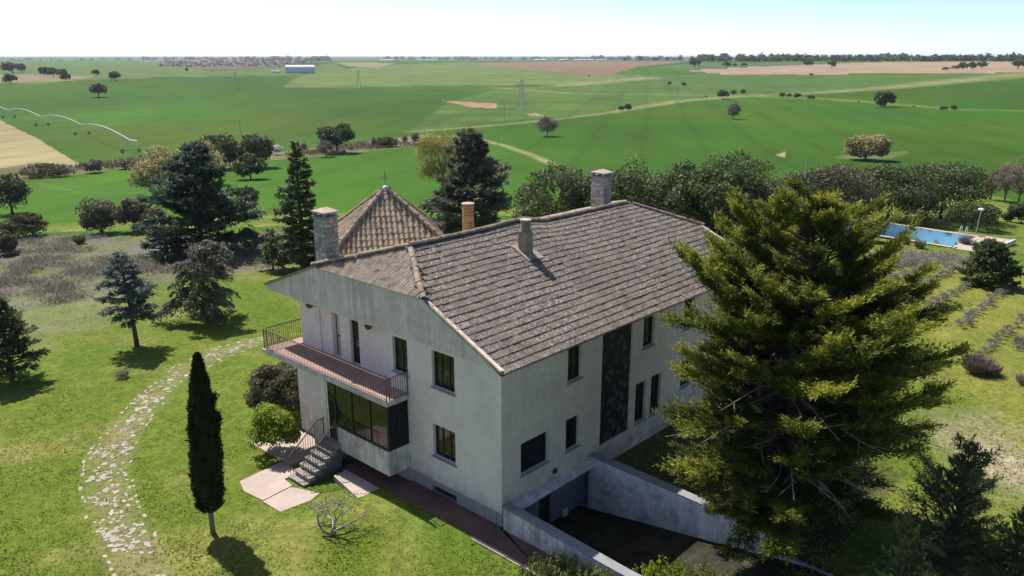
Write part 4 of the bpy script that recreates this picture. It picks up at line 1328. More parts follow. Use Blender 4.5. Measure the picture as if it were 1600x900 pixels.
def conifer(seed, h, R, mat, prof, nb=70, e0=(-0.05, 0.5), droop=0.35, tdens=9.0, nl=0.22, nw=0.07, t0=0.1, npt=7, lean=(0, 0), up_tip=0.0, hang=0.0, tw=0.34, irr=0.25):
    """whorled conifer: returns trunk (with limbs) and crown meshes"""
    r = np.random.default_rng(seed)
    segs = []
    tz = np.linspace(0, 1, 8)
    trunk = np.stack([lean[0] * tz ** 1.5, lean[1] * tz ** 1.5, tz * h], -1)
    segs.append((trunk, np.linspace(0.028 * h, 0.004 * h, 8)))
    Pl, Dl, tipl, rn, Nl = [], [], [], [], []
    for b in range(nb):
        t = t0 + (1 - t0) * (b + r.uniform(0, 1)) / nb
        az = b * 2.39996 + r.normal(0, 0.25)
        L = R * prof(t) * r.uniform(0.62, 1.15) * (1 + irr * math.sin(2.0 * az + 5 * t + seed) * math.cos(az * 3 - 7 * t))
        if L < 0.08: L = 0.08
        e = e0[0] + (e0[1] - e0[0]) * t + r.normal(0, 0.08)
        base = np.array([np.interp(t, tz, trunk[:, c]) for c in range(3)])
        hd = np.array([math.cos(az), math.sin(az), 0.0])
        s = np.linspace(0, 1, 6)
        br = base + hd * (L * s * math.cos(e))[:, None] + np.array([0, 0, 1.0]) * (L * (s * math.sin(e) - droop * s ** 2 + up_tip * s ** 3))[:, None]
        segs.append((br, np.linspace(0.012 * h * (1 - t) + 0.012, 0.006, 6)))
        m = max(3, int(L * tdens))
        ss = r.uniform(0.18, 1.0, m) ** 0.8
        bp = np.stack([np.interp(ss, s, br[:, c]) for c in range(3)], -1)
        bd = unit(np.stack([np.interp(ss, s, np.gradient(br[:, c])) for c in range(3)], -1))
        side = np.where(r.random(m) < 0.5, -1.0, 1.0)
        lat = unit(np.cross(bd, np.array([0, 0, 1.0]))) * side[:, None]
        td = unit(bd * 0.75 + lat * r.uniform(0.4, 1.1, m)[:, None] + np.array([0, 0, 1.0]) * (r.normal(0, 0.14, m) - hang)[:, None])
        tlen = (tw * L * (1.05 - ss) + 0.10 * L + 0.1) * r.uniform(0.6, 1.1, m)
        k = npt
        f = np.tile(np.linspace(0.05, 1, k), (m, 1))
        P = bp[:, None, :] + td[:, None, :] * (tlen[:, None] * f)[:, :, None]
        P[:, :, 2] -= hang * 0.5 * tlen[:, None] * f ** 2
        D = td[:, None, :] + r.normal(0, 0.45, (m, k, 3))
        Pl.append(P.reshape(-1, 3)); Dl.append(D.reshape(-1, 3))
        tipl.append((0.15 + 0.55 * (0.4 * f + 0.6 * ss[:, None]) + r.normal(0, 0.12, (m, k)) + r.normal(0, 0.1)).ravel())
        rn.append(np.clip(r.normal(0.5, 0.22, m * k) + r.normal(0, 0.12), 0, 1))
        Nl.append(unit(np.array([0, 0, 1.0]) + r.normal(0, 0.6, (m * k, 3))))
    P = np.vstack(Pl); D = np.vstack(Dl); tip = np.concatenate(tipl); rn = np.concatenate(rn); N = np.vstack(Nl)
    v, q = leaves(P, D, nl * r.uniform(0.7, 1.3, len(P)), nw * r.uniform(0.7, 1.3, len(P)), N, r)
    return limb_mesh('trunk', segs, 'bark', 5), crown_mesh('crown', [(v, q, tip, rn)], mat)

def plant(name, label, cat, p, meshes, rotz=0.0, scale=1.0, group=None, names=('trunk', 'crown')):
    o = thing(name, label, cat, tuple(p), rotz, group)
    o.scale = (scale,) * 3 if np.isscalar(scale) else scale
    for nm, me in zip(names, meshes):
        if me is not None: obj(nm, me, o)
    return o

def simple_trunk(h, r0, mat='bark', lean=0.0, limbs=None):
    segs = [(np.array([(0, 0, -0.15), (lean * .3, 0, h * .5), (lean, 0, h)]), [r0, r0 * .8, r0 * .6])]
    for q in (limbs if limbs is not None else []):
        a = np.array([lean, 0, h * .92]); m = (a + q) / 2 + np.array([0, 0, -0.08 * np.linalg.norm(q - a)])
        segs.append((np.array([a, m, q]), [r0 * .5, r0 * .35, r0 * .15]))
    return limb_mesh('trunk', segs, mat, 6)

# ------------------------------------------------------------------ the big golden conifer
def golden():
    r = np.random.default_rng(11)
    base = G(1214, 812); base[2] = 0.0
    h = 12.4
    zk = np.array([0.0, 1.0, 2.2, 3.6, 5.0, 6.4, 7.8, 9.2, 10.4, 11.6, 12.6]); rk = np.array([2.2, 3.5, 4.7, 5.6, 5.6, 5.2, 4.5, 3.5, 2.4, 1.4, 0.6])
    segs = []
    lead = [((0.3, 0.2), 12.3, 0.0), ((-1.6, 0.6), 11.3, 0.6), ((1.0, 1.2), 11.9, 0.9), ((0.8, -1.4), 9.8, 1.6), ((2.3, 0.0), 9.2, 2.0), ((-2.4, -0.9), 9.6, 1.2), ((-0.6, 1.4), 12.0, .8), ((1.2, .6), 12.5, .5)]
    lines = []
    for (lx, ly), hh, zs in lead:
        t = np.linspace(0, 1, 9)
        pl = np.stack([lx * t ** 1.2, ly * t ** 1.2, zs * (1 - t) * 0.6 + hh * t], -1)
        pl[1:-1, :2] += r.normal(0, 0.08, (7, 2))
        segs.append((pl, np.linspace(0.30 if lx == 0.3 else 0.17, 0.02, 9)))
        lines.append((pl, hh))
    Pl, Dl, Tl, Rl, Nl, Ll = [], [], [], [], [], []
    dead = MB()
    nbr = 520
    for b in range(nbr):
        k = 0 if b % 9 < 3 else r.integers(0, len(lines))
        pl, hh = lines[k]
        t = r.uniform(0.06, 0.985) ** 0.85
        z = t * hh
        o = np.array([np.interp(t, np.linspace(0, 1, 9), pl[:, c]) for c in range(3)])
        az = b * 2.39996 + r.normal(0, 0.4)
        hd = np.array([math.cos(az), math.sin(az), 0])
        env = np.interp(z, zk, rk) * (0.90 + 0.30 * math.sin(3 * az + z * 1.1) * math.sin(z * 1.7 + az))
        # reach the envelope measured from the tree axis
        bq = o[:2] @ hd[:2]; cq = o[:2] @ o[:2] - env ** 2
        dsc = bq * bq - cq
        L = (-bq + math.sqrt(dsc)) if dsc > 0 else 0.5
        L = min(max(L, 0.45), 5.6) * r.uniform(0.58, 1.04)
        if t > 0.8: L = max(L, 0.5)
        e = 0.10 + 0.5 * t ** 1.6 + r.normal(0, 0.14)
        s = np.linspace(0, 1, 7)
        br = o + hd * (L * s * math.cos(e))[:, None] + np.array([0, 0, 1.0]) * (L * (s * math.sin(e) - 0.30 * s ** 2 * (1 - t) + 0.20 * s ** 3))[:, None]
        br[:, 2] = np.where(br[:, 2] > hh - .3, hh - .3 + (br[:, 2] - hh + .3) * r.uniform(.4, .95), br[:, 2])
        br[:, :2] += np.cumsum(r.normal(0, 0.03 * L / 3, (7, 2)), 0)
        if z > 8.5 and r.random() < .3: segs.append((br[:5], np.linspace(.02, .008, 5))); continue
        segs.append((br, np.linspace(0.02 + 0.013 * L, 0.008, 7)))
        gold = r.normal(0.06, 0.2)
        m = int(5 + L * 6.0)
        ss = r.uniform(0.30, 1.0, m) ** 0.65
        bp = np.stack([np.interp(ss, s, br[:, c]) for c in range(3)], -1)
        bd = unit(np.stack([np.interp(ss, s, np.gradient(br[:, c])) for c in range(3)], -1))
        side = np.where(r.random(m) < .5, -1., 1.)
        lat = unit(np.cross(bd, np.array([0, 0, 1.]))) * side[:, None]
        td = unit(bd + lat * r.uniform(0.35, 1.0, m)[:, None] + np.array([0, 0, 1.]) * r.normal(0.18, 0.22, m)[:, None])
        tl = r.uniform(0.45, 1.0, m) * (0.45 + 0.20 * L) * (1.15 - 0.5 * ss)
        kk = 32
        f = np.tile(np.linspace(0.08, 1.0, kk), (m, 1)) + r.normal(0, 0.02, (m, kk))
        ls = np.tile(np.where(np.arange(kk) % 2 == 0, 1., -1.), (m, 1))
        lat2 = unit(np.cross(td, np.array([0, 0, 1.])))
        P = bp[:, None] + td[:, None] * (tl[:, None] * f)[..., None]
        D = td[:, None] * 0.9 + lat2[:, None] * (ls * r.uniform(0.3, 1.1, (m, kk)))[..., None] + r.normal(0, 0.38, (m, kk, 3)) + np.array([0, 0, 0.15])
        Pl.append(P.reshape(-1, 3)); Dl.append(D.reshape(-1, 3))
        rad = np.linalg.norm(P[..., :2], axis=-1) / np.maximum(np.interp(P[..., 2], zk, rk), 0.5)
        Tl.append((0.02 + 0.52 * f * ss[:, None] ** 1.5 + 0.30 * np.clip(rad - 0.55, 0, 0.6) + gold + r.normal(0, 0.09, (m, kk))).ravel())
        Rl.append(np.clip(r.normal(0.5, 0.2, m * kk), 0, 1))
        Nl.append(unit(np.array([0, 0, 1.]) + 0.5 * np.repeat(hd[None], m * kk, 0) + r.normal(0, 0.5, (m * kk, 3))))
        Ll.append((0.215 * (1.1 - 0.4 * f)).ravel())
    P = np.vstack(Pl); n = len(P)
    Lh = np.concatenate(Ll) * r.uniform(0.7, 1.25, n)
    v, q = leaves(P + r.normal(0, .05, (n, 3)), np.vstack(Dl), Lh, Lh * 0.24, np.vstack(Nl), r)
    # bare grey limbs inside the crown
    dsegs = []
    for b in range(30):
        az = r.uniform(-2.9, -0.4); z = r.uniform(1.6, 6.0); hd = np.array([math.cos(az), math.sin(az), 0])
        L = np.interp(z, zk, rk) * r.uniform(0.55, 0.95)
        p0 = np.array([0, 0, z]) + hd * 0.5
        p1 = np.array([0, 0, z]) + hd * L + np.array([0, 0, r.uniform(-.3, .5)])
        mid = (p0 + p1) / 2 + r.normal(0, 0.2, 3)
        dsegs.append((np.array([p0, mid, p1]), [0.035, 0.022, 0.008]))
        for k in range(4):
            a = mid + (p1 - mid) * r.uniform(0, .9)
            dsegs.append((np.array([a, a + unit(p1 - p0) * .4 + r.normal(0, .22, 3)]), [0.011, 0.004]))
    tree = plant('golden_conifer', 'huge golden green conifer spreading over the ramp court beside the house', 'tree', base,
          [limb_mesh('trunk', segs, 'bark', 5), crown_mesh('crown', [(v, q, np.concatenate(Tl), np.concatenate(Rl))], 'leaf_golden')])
    o = obj('dead_limbs', limb_mesh('dead_limbs', dsegs, 'dead_wood', 4), tree); o['kind'] = 'stuff'
    return n
golden()

# ------------------------------------------------------------------ slim column cypress
def cypress():
    r = np.random.default_rng(5)
    p, h = T(333, 833, 552)
    ppm = px_per_m(p)
    n = 46000
    t = r.uniform(0.0, 1, n)
    z0 = 0.135 * h
    prof = np.interp(t, [0, .04, .15, .35, .6, .8, .93, 1], [0.45, 0.78, 0.97, 1.0, 0.84, 0.56, 0.28, 0.03]) * 20.5 / ppm
    az = r.uniform(0, 2 * np.pi, n)
    lob = 1 + 0.12 * np.sin(az * 5 + t * 14) + 0.10 * np.sin(az * 9 - t * 25) + .06 * np.sin(t * 60 + az * 3)
    rr = prof * lob * r.uniform(0.72, 1.03, n)
    P = np.stack([rr * np.cos(az), rr * np.sin(az), z0 + t * (h - z0)], -1)
    ex = []                                       # a stray side shoot
    for (a, tz, L) in ((0.15, 0.62, 0.95), (0.3, 0.50, 0.9), (0.1, 0.45, 1.0)):
        m = 500
        f = r.uniform(0, 1, m)
        R0 = np.interp(tz, [0, .5, 1], [0.9, 0.85, .1]) * 18.5 / ppm
        ex.append(np.stack([(R0 * .8 + f * .25) * math.cos(a) + r.normal(0, .05, m), (R0 * .8 + f * .25) * math.sin(a) + r.normal(0, .05, m), z0 + tz * (h - z0) + f * L * .9 + r.normal(0, .05, m)], -1))
    P = np.vstack([P] + ex); n = len(P)
    az = np.arctan2(P[:, 1], P[:, 0])
    D = np.stack([0.35 * np.cos(az), 0.35 * np.sin(az), np.ones(n)], -1) + r.normal(0, 0.4, (n, 3))
    N = np.stack([np.cos(az), np.sin(az), np.zeros(n)], -1) + r.normal(0, .45, (n, 3))
    L = r.uniform(0.07, 0.20, n)
    v, q = leaves(P, D, L, L * .34, unit(N), r)
    lean = 0.18
    v[:, 0] += lean * (v[:, 2] / h) ** 1.4
    tr = limb_mesh('trunk', [(np.array([(0, 0, -.2), (0.0, 0, .4 * h * .3), (lean * .1, 0, h * .3), (lean * .8, 0, h * .85)]), [0.11, 0.10, .09, .03])], 'bark_grey', 8)
    plant('column_cypress', 'slim dark column cypress on a bare stem in the front lawn', 'tree', p, [tr, crown_mesh('crown', [(v, q, r.normal(.4, .2, n), r.random(n))], 'leaf_cypress')])
cypress()

def foot(px, yb, yt):
    """foot of a vertical trunk whose crown centre is at px"""
    vp = 450 + F_PX / math.tan(TH); ym = (yb + yt) / 2
    return 800 + (px - 800) * (vp - yb) / (vp - ym)
# ------------------------------------------------------------------ garden conifers
def con(px, yb, yt, wpx, seed, name, label, mat, prof, **kw):
    p, h = T(foot(px, yb, yt), yb, yt)
    R = wpx / 2 / px_per_m(p)
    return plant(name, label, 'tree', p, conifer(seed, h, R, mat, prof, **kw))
spire = lambda t: (1 - t) ** 0.85 * min(1.0, 0.55 + t * 3)
cedarp = lambda t: (1 - t) ** .75 * min(1.0, 0.7 + 2 * t) + 0.05
openp = lambda t: max(0.08, math.sin(math.pi * min(1, 0.25 + 0.75 * t)) ** 0.6) * (1.0 if t < .85 else 0.8)
con(204, 541, 396, 116, 21, 'blue_cedar', 'small blue grey cedar with a bare lower trunk on the left lawn', 'leaf_bluecedar', lambda t: (1 - t) ** 0.65 * min(1, 0.5 + 2.2 * (t - .25)) + .08, nb=60, t0=0.27, e0=(0.05, 0.5), droop=0.30, tdens=16, nl=0.26, nw=0.07, npt=8, lean=(-.35, 0), up_tip=0.12, tw=.28)
con(312, 498, 380, 118, 22, 'weeping_cedar', 'grey green cedar with hanging branch ends beside the stone path', 'leaf_droop', lambda t: max(.12, math.sin(math.pi * min(1, .30 + .68 * t)) ** .5), nb=62, t0=0.12, e0=(0.45, 0.75), droop=0.55, tdens=14, nl=0.26, nw=0.09, npt=8, hang=0.5, lean=(0.6, 0), irr=.45)
con(308, 394, 228, 178, 23, 'dark_cedar', 'tall broad dark cedar in front of the pale willow', 'leaf_cedar', cedarp, nb=96, t0=0.06, e0=(0.05, 0.55), droop=0.16, tdens=12, nl=0.5, nw=0.16, npt=8, up_tip=0.12, irr=.4)
con(468, 420, 222, 104, 24, 'slender_spruce', 'slender tall spruce beside the stone chimney end of the house', 'leaf_spruce', spire, nb=110, t0=0.06, e0=(-0.15, 0.5), droop=0.25, tdens=17, nl=0.34, nw=0.12, npt=7, up_tip=0.15)
con(424, 422, 358, 50, 25, 'young_spruce', 'young spruce standing left of the slender tall spruce', 'leaf_spruce', spire, nb=36, t0=0.18, e0=(-0.1, 0.5), droop=0.25, tdens=14, nl=0.3, nw=0.11, npt=6)
con(737, 392, 206, 160, 26, 'grey_spruce', 'big grey green spruce rising behind the roof ridge', 'leaf_droop', lambda t: (1 - t) ** .62 * min(1, .6 + 2 * t), nb=110, t0=0.05, e0=(-0.05, 0.6), droop=0.30, tdens=13, nl=0.5, nw=0.17, npt=7, up_tip=0.25, irr=.4)
con(8, 592, 468, 112, 27, 'bushy_conifer', 'bushy dark green conifer on the lawn below the purple scrub', 'leaf_hedge', lambda t: (1 - t) ** .6 * min(1, .5 + 3 * t), nb=80, t0=0.13, e0=(0.1, 0.8), droop=0.1, tdens=16, nl=0.24, nw=0.10, npt=7)
con(1548, 446, 386, 96, 28, 'dwarf_spruce', 'broad low dark spruce bush among the vine rows', 'leaf_spruce', lambda t: (1 - t) ** .45 * min(1, .6 + 3 * t), nb=70, t0=0.03, e0=(0.05, 0.9), droop=0.05, tdens=14, nl=0.34, nw=0.13, npt=7)
# conifer thicket behind the roof
for k, (px, yb, yt, wp, mat, lab) in enumerate([
    (866, 372, 254, 165, 'leaf_hedge', 'bushy olive green evergreen behind the ridge beside the grey spruce'),
    (930, 376, 270, 120, 'leaf_pine', 'dark evergreen showing behind the rear stone chimney'),
    (1000, 384, 250, 160, 'leaf_pine', 'dark green evergreen behind the rear end of the roof ridge'),
    (1066, 390, 252, 150, 'leaf_pine', 'ragged evergreen between the rear roof hip and the domed oak'),
    (1125, 398, 250, 160, 'leaf_pine', 'tall dark evergreen just left of the golden conifer'),
    (1185, 396, 270, 130, 'leaf_hedge', 'evergreen tree half hidden behind the golden conifer')]):
    p, h = T(px, yb, yt)
    R = wp / 2 / px_per_m(p)
    cr_, c = broad(40 + k, R, h * .5, h * .5, 60, 12000, .33, mat, (.16, .30), -.95, .5, 1.1)
    plant('evergreen_tree', lab, 'tree', p, [simple_trunk(h * .4, h * .03, 'bark', 0, c[:8]), cr_])

# ------------------------------------------------------------------ broadleaf trees near the garden
def oak(px, yb, yt, wp, seed, name, label, mat, n_cl=30, n_lf=5200, lf=None, trunk=True, cat='tree', low=0.04, group=None, flat=-.75, rzk=1.0, cr=(0.24, 0.42)):
    p, h = T(foot(px, yb, yt), yb, yt)
    R = wp / 2 / px_per_m(p)
    zc = h * (0.47 + low / 2); rz = h * (0.53 - low / 2) * 1.03
    lf = lf or max(0.12, 3.3 / px_per_m(p))
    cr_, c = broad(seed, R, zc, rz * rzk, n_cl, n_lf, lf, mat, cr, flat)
    tr = simple_trunk(max(.2, h * (low + .25)), max(.05, h * .035), 'bark', 0.0, c[:7]) if trunk else None
    return plant(name, label, cat, p, [tr, cr_], group=group)
oak(340, 264, 208, 78, 60, 'holm_oak', 'wide dark holm oak directly behind the cream willow', 'leaf_oak')
oak(398, 262, 204, 66, 61, 'holm_oak', 'taller holm oak right of the wide dark one', 'leaf_oak')
oak(390, 280, 239, 54, 62, 'holm_oak', 'small round holm oak in front of the taller pair', 'leaf_oak', n_lf=3600)
oak(387, 330, 288, 36, 63, 'holm_oak', 'little grey oak at the right edge of the dark cedar', 'leaf_oak_grey', n_lf=2600)
oak(14, 334, 270, 66, 64, 'holm_oak', 'dark holm oak rising at the lower edge of the stubble field', 'leaf_oak')
oak(38, 370, 334, 76, 65, 'holm_oak', 'low wide holm oak in front of the purple scrub', 'leaf_oak', low=.02)
oak(6, 398, 358, 40, 66, 'holm_shrub', 'rounded olive bush at the edge of the purple scrub', 'leaf_oak_grey', n_lf=3000, low=.02, trunk=False, cat='bush')
oak(155, 364, 304, 66, 67, 'grey_oak', 'grey green oak standing alone above the scrub', 'leaf_oak_grey', low=.03)
oak(206, 362, 305, 56, 68, 'grey_oak', 'brownish oak between the lone grey oak and the cedar', 'leaf_greyshrub', low=.03)
oak(240, 364, 322, 46, 69, 'grey_oak', 'low brownish oak tucked against the dark cedar', 'leaf_greyshrub', n_lf=3200, low=.02)
oak(388, 392, 354, 32, 70, 'holm_shrub', 'small dark bush right below the dark cedar', 'leaf_oak_grey', n_lf=2000, low=.02, trunk=False, cat='bush')
oak(525, 239, 190, 62, 71, 'holm_oak', 'domed holm oak with a visible trunk on the field edge', 'leaf_oak', low=.14, n_cl=34)
oak(258, 306, 228, 112, 72, 'cream_willow', 'cream coloured budding willow behind the dark cedar', 'leaf_willow', n_lf=6500, lf=.4, low=.05)
oak(312, 290, 220, 86, 73, 'cream_willow', 'pale olive willow showing above the dark cedar top', 'leaf_willow', n_lf=4000, lf=.4, low=.05)
oak(1150, 366, 228, 156, 74, 'domed_oak', 'big domed oak above the conifer thicket behind the house', 'leaf_pine', n_cl=50, n_lf=12000, low=.02)
oak(1255, 352, 262, 110, 75, 'holm_oak', 'dark oak behind the top of the golden conifer', 'leaf_oak', n_lf=5000, low=.05)
oak(1305, 348, 248, 135, 76, 'grey_oak', 'grey brown oak left of the poolside pines', 'leaf_greyshrub', n_cl=46, n_lf=12000, low=.0)
oak(1392, 344, 254, 150, 77, 'stone_pine', 'stone pine behind the middle of the pool', 'leaf_pine', n_cl=52, n_lf=13000, low=.02)
oak(1476, 342, 250, 160, 78, 'stone_pine', 'broad stone pine above the end of the pool', 'leaf_pine', n_cl=56, n_lf=14000, low=.08)
oak(1522, 358, 312, 84, 79, 'pine_shrub', 'low pine shrub behind the poolside lamp', 'leaf_pine', n_lf=3600, low=.02)
oak(1432, 352, 290, 84, 80, 'pine_shrub', 'low pine limb thicket between the two stone pines', 'leaf_pine', n_lf=3200, low=.05)
oak(1357, 377, 340, 44, 81, 'grey_oak', 'small grey oak standing in front of the pool', 'leaf_oak_grey', n_lf=3200, low=.1)
oak(1548, 396, 373, 36, 82, 'grey_bush', 'grey twiggy bush behind the dwarf spruce', 'leaf_greyshrub', n_lf=1500, trunk=False, low=.02, cat='bush')
oak(1592, 348, 312, 30, 83, 'dark_bush', 'dark round bush right of the poolside lamp', 'leaf_oak', n_lf=2200, trunk=False, low=.02, cat='bush')
oak(1575, 346, 330, 16, 84, 'green_bush', 'small green bush beside the dark round bush', 'leaf_hedge', n_lf=900, trunk=False, low=.02, cat='bush')
oak(1355, 250, 206, 72, 85, 'field_willow', 'pale bushy willow alone in the green field', 'leaf_willow', n_cl=40, n_lf=6000, lf=.6, low=.04)
oak(1383, 167, 142, 33, 86, 'holm_oak', 'round dark oak on the field track above the pale willow', 'leaf_oak', n_lf=2600)
oak(72, 276, 256, 84, 87, 'hedge_bush', 'low olive hedge along the edge of the stubble field', 'leaf_greyshrub', n_lf=2600, trunk=False, low=.0, cat='bush')
oak(146, 270, 250, 30, 88, 'hedge_bush', 'reddish bush on the ditch below the irrigation boom', 'leaf_bare', n_lf=1400, trunk=True, low=.1, cat='bush')
oak(200, 264, 249, 34, 89, 'hedge_bush', 'brown bush on the ditch beside the cream willow', 'leaf_dry', n_lf=1200, trunk=False, low=.0, cat='bush')
oak(602, 229, 214, 38, 90, 'hedge_bush', 'olive green bush on the stream bank', 'leaf_hedge', n_lf=1600, trunk=False, low=.0, cat='bush')
oak(432, 242, 226, 22, 91, 'blossom_tree', 'small almond tree in white blossom', 'leaf_blossom', n_lf=900, lf=.35)
# shrubs by the front steps
oak(437, 646, 563, 106, 92, 'olive_shrub', 'big rounded grey olive shrub below the balcony', 'leaf_greyshrub', n_cl=60, n_lf=16000, lf=.12, trunk=False, low=.0, cat='bush', cr=(.2, .34))
oak(428, 706, 628, 84, 93, 'bright_shrub', 'bright yellow green shrub beside the front steps', 'leaf_bright', n_cl=34, n_lf=8000, lf=.13, trunk=False, low=.0, cat='bush')
# bare trees
def bare(px, yb, yt, wp, seed, name, label, mat='leaf_bare', twig=1400, tl=None, wood='bark_grey', group=None, low=.1):
    p, h = T(foot(px, yb, yt), yb, yt); R = wp / 2 / px_per_m(p)
    tl = tl or 4.2 / px_per_m(p)
    cr_, c = broad(seed, R, h * (.5 + low / 2), h * (.5 - low / 2), 34, twig * 2, tl, mat, (.2, .4), -.8, .13)
    r = np.random.default_rng(seed); segs = []
    for q in c[:22]:
        a = np.array([0, 0, h * r.uniform(.15, .4)]); m = (a + q) / 2 + r.normal(0, .06 * h, 3)
        segs.append((np.array([a, m, q]), [h * .012, h * .008, h * .003]))
    segs.append((np.array([(0, 0, -.1), (0, 0, h * .5)]), [h * .024, h * .012]))
    return plant(name, label, 'tree', p, [limb_mesh('trunk', segs, wood, 5), cr_], group=group)
bare(508, 245, 219, 30, 101, 'bare_shrub', 'purplish leafless shrub in front of the domed holm oak', twig=900)
bare(690, 310, 193, 92, 102, 'budding_poplar', 'yellowish budding tree left of the big grey spruce', 'leaf_yellow', twig=3800, tl=.55)
bare(855, 213, 180, 36, 103, 'bare_tree', 'leafless grey tree alone in the field behind the house', twig=1300)
bare(1146, 186, 160, 22, 104, 'bare_tree', 'narrow brown leafless tree on the slope of the far field', 'leaf_dry', twig=1000)
for k, (px, yb, yt, wp) in enumerate([(1552, 312, 262, 34), (1575, 316, 248, 40), (1598, 320, 238, 48), (1625, 322, 230, 50), (1655, 325, 232, 50)]):
    bare(px, yb, yt, wp, 110 + k, 'bare_poplar', 'pale brown leafless poplar in the copse at the edge of the meadow', 'leaf_dry', twig=2200, group='leafless poplars beyond the pool lawn')
bare(585, 229, 216, 10, 120, 'bare_shrub', 'thin leafless sapling left of the stream bank bush', twig=300)
bare(650, 224, 208, 16, 121, 'bare_shrub', 'leafless bush left of the budding yellow tree', twig=500)
bare(475, 238, 224, 12, 122, 'bare_shrub', 'thin leafless sapling left of the domed holm oak', twig=300)
bare(632, 222, 213, 9, 123, 'bare_shrub', 'tiny leafless bush on the dry stream bank', twig=220)

# ------------------------------------------------------------------ small field oaks (copies of three kinds)
fm = []
for k in range(4):
    cr_, c = broad(200 + k, 1.0, 0.55, 0.5, 16, 800, 0.20, 'leaf_oak', cr=(.28, .45))
    fm.append((simple_trunk(.35, .06, 'bark', 0.0, c[:4]), cr_))
FT = [(20, 114, 98, 34, 'far dark oak clump tree above the brown strip'), (34, 114, 99, 14, 'second oak of the clump above the brown strip'), (16, 131, 116, 22, 'lone oak standing on the brown strip'), (70, 119, 105, 18, 'oak in the dark row on the brown strip'), (84, 120, 106, 20, 'oak in the dark row on the brown strip'), (97, 121, 107, 18, 'oak in the dark row on the brown strip'), (103, 127, 114, 17, 'oak at the end of the dark row on the brown strip'),
      (150, 118, 109, 14, 'small oak on the edge of the far green hill'), (180, 126, 112, 22, 'round oak at the end of the brown strip'), (154, 152, 130, 29, 'lone round oak in the wide green field'),
      (1085, 104.5, 91, 19, 'tall far oak on the boundary of the ploughed land'), (1135, 104.5, 97, 18, 'low oak right of the tall far boundary oak'), (1148, 104, 99, 8, 'low oak right of the tall far boundary oak'), (1162, 104, 98, 13, 'low oak right of the tall far boundary oak'), (1259, 103, 95, 9, 'oak pair on the green strip below the far wood'), (1266, 103, 94, 11, 'oak pair on the green strip below the far wood'), (1299, 106, 95, 15, 'small oak alone on the pale ploughed field'),
      (971, 174, 165, 10, 'small oak of the pair on the track edge'), (981, 173.5, 162.5, 12, 'small oak of the pair on the track edge'), (1046, 133, 127.5, 7, 'tiny bush pair high in the middle field'), (1068, 134.5, 128.5, 9, 'tiny bush pair high in the middle field'), (1130, 155, 140, 21, 'oak with a flat crown beside the field track'), (1146, 148, 141, 10, 'small oak beside the flat crowned track oak'), (1161, 147, 139.5, 10, 'small oak beside the flat crowned track oak'),
      (1222, 152.5, 145, 11, 'bush in the row where the tracks meet'), (1233, 152.5, 146, 10, 'bush in the row where the tracks meet'), (1245, 154, 145.5, 13, 'bush in the row where the tracks meet'), (1267, 155.5, 149, 14, 'bush in the row where the tracks meet'), (1342, 160.5, 158, 4, 'tiny dark bush on a far field boundary'), (1428, 167.5, 165.5, 5, 'tiny dark bush on a far field boundary'), (1474, 172.5, 166, 13, 'bush pair on the field boundary beyond the round dark oak'), (1490, 172.5, 165, 10, 'bush pair on the field boundary beyond the round dark oak'),
      (1478, 110, 105, 14, 'oak in the thicket on the pale ploughed field'), (1492, 109, 102, 14, 'oak in the thicket on the pale ploughed field'), (1504, 109, 97.5, 16, 'oak in the thicket on the pale ploughed field'), (1518, 108.5, 97, 16, 'oak in the thicket on the pale ploughed field'), (1534, 107, 96, 18, 'oak in the thicket on the pale ploughed field'), (1590, 108, 92, 22, 'large oak at the edge of the pale ploughed field'), (1612, 108, 92, 24, 'large oak at the edge of the pale ploughed field'), (1103, 152.5, 150, 4, 'tiny dark bush on a far field boundary'),
      (1267, 119, 114.5, 7, 'dark shrub at the lower edge of the pale ploughed field'), (921, 119.5, 117.5, 4, 'tiny dark bush on a far field boundary'), (292, 112, 106, 5, 'tiny dark bush on a far field boundary')]
for k, (px, yb, yt, wp, lab) in enumerate(FT):
    p, h = T(px, yb, yt)
    R = wp / 2 / px_per_m(p)
    tr, cr_ = fm[k % 4]
    plant('field_oak', lab, 'tree', p, [tr, cr_], k * 1.3, (R, R, h), 'small oaks in the far fields')

# far woods: one mass each
def wood(name, label, spots, mat, lf, per):
    r = np.random.default_rng(len(spots))
    parts = []
    for x, y, R, h in spots:
        d = unit(r.normal(0, 1, (per, 3))); d[:, 2] = np.abs(d[:, 2])
        P = np.array([x, y, float(terrain(x, y)) + h * .22]) + d * np.array([R, R, h * .75]) * r.uniform(.7, 1.05, (per, 1))
        N = unit(d + r.normal(0, .6, (per, 3)))
        D = np.cross(N, unit(r.normal(0, 1, (per, 3))))
        L = lf * R * r.uniform(.6, 1.3, per)
        v, q = leaves(P, D, L, L * .8, N, r)
        parts.append((v, q, np.clip(.45 + .35 * d[:, 2] + r.normal(0, .15, per), 0, 1), r.random(per)))  # paler towards the top of each tree
    return tag(obj(name, crown_mesh(name, parts, mat)), label, 'woodland', None, 'stuff')
def far_spots(x0, x1, y0, y1, n, hpx, seed, rk=.55):
    r = np.random.default_rng(seed); out = []
    for i in range(n):
        px = r.uniform(x0, x1); py = r.uniform(y0, y1)
        p = G(px, py); m = 1 / px_per_m(p)
        h = hpx * m * r.uniform(.65, 1.25)
        out.append((p[0], p[1], h * rk * r.uniform(.8, 1.4), h))
    return out
wood('far_wood', 'long dark belt of oaks along the horizon above the ploughed fields', far_spots(1090, 1680, 94.5, 96.3, 230, 8.5, 1) + far_spots(920, 1100, 93.5, 95, 60, 5.5, 2), 'leaf_oak', .55, 110)
wood('far_wood', 'thin distant tree belt around the far farm sheds', far_spots(600, 930, 92.6, 94.2, 110, 4.0, 3), 'leaf_oak', .55, 70)
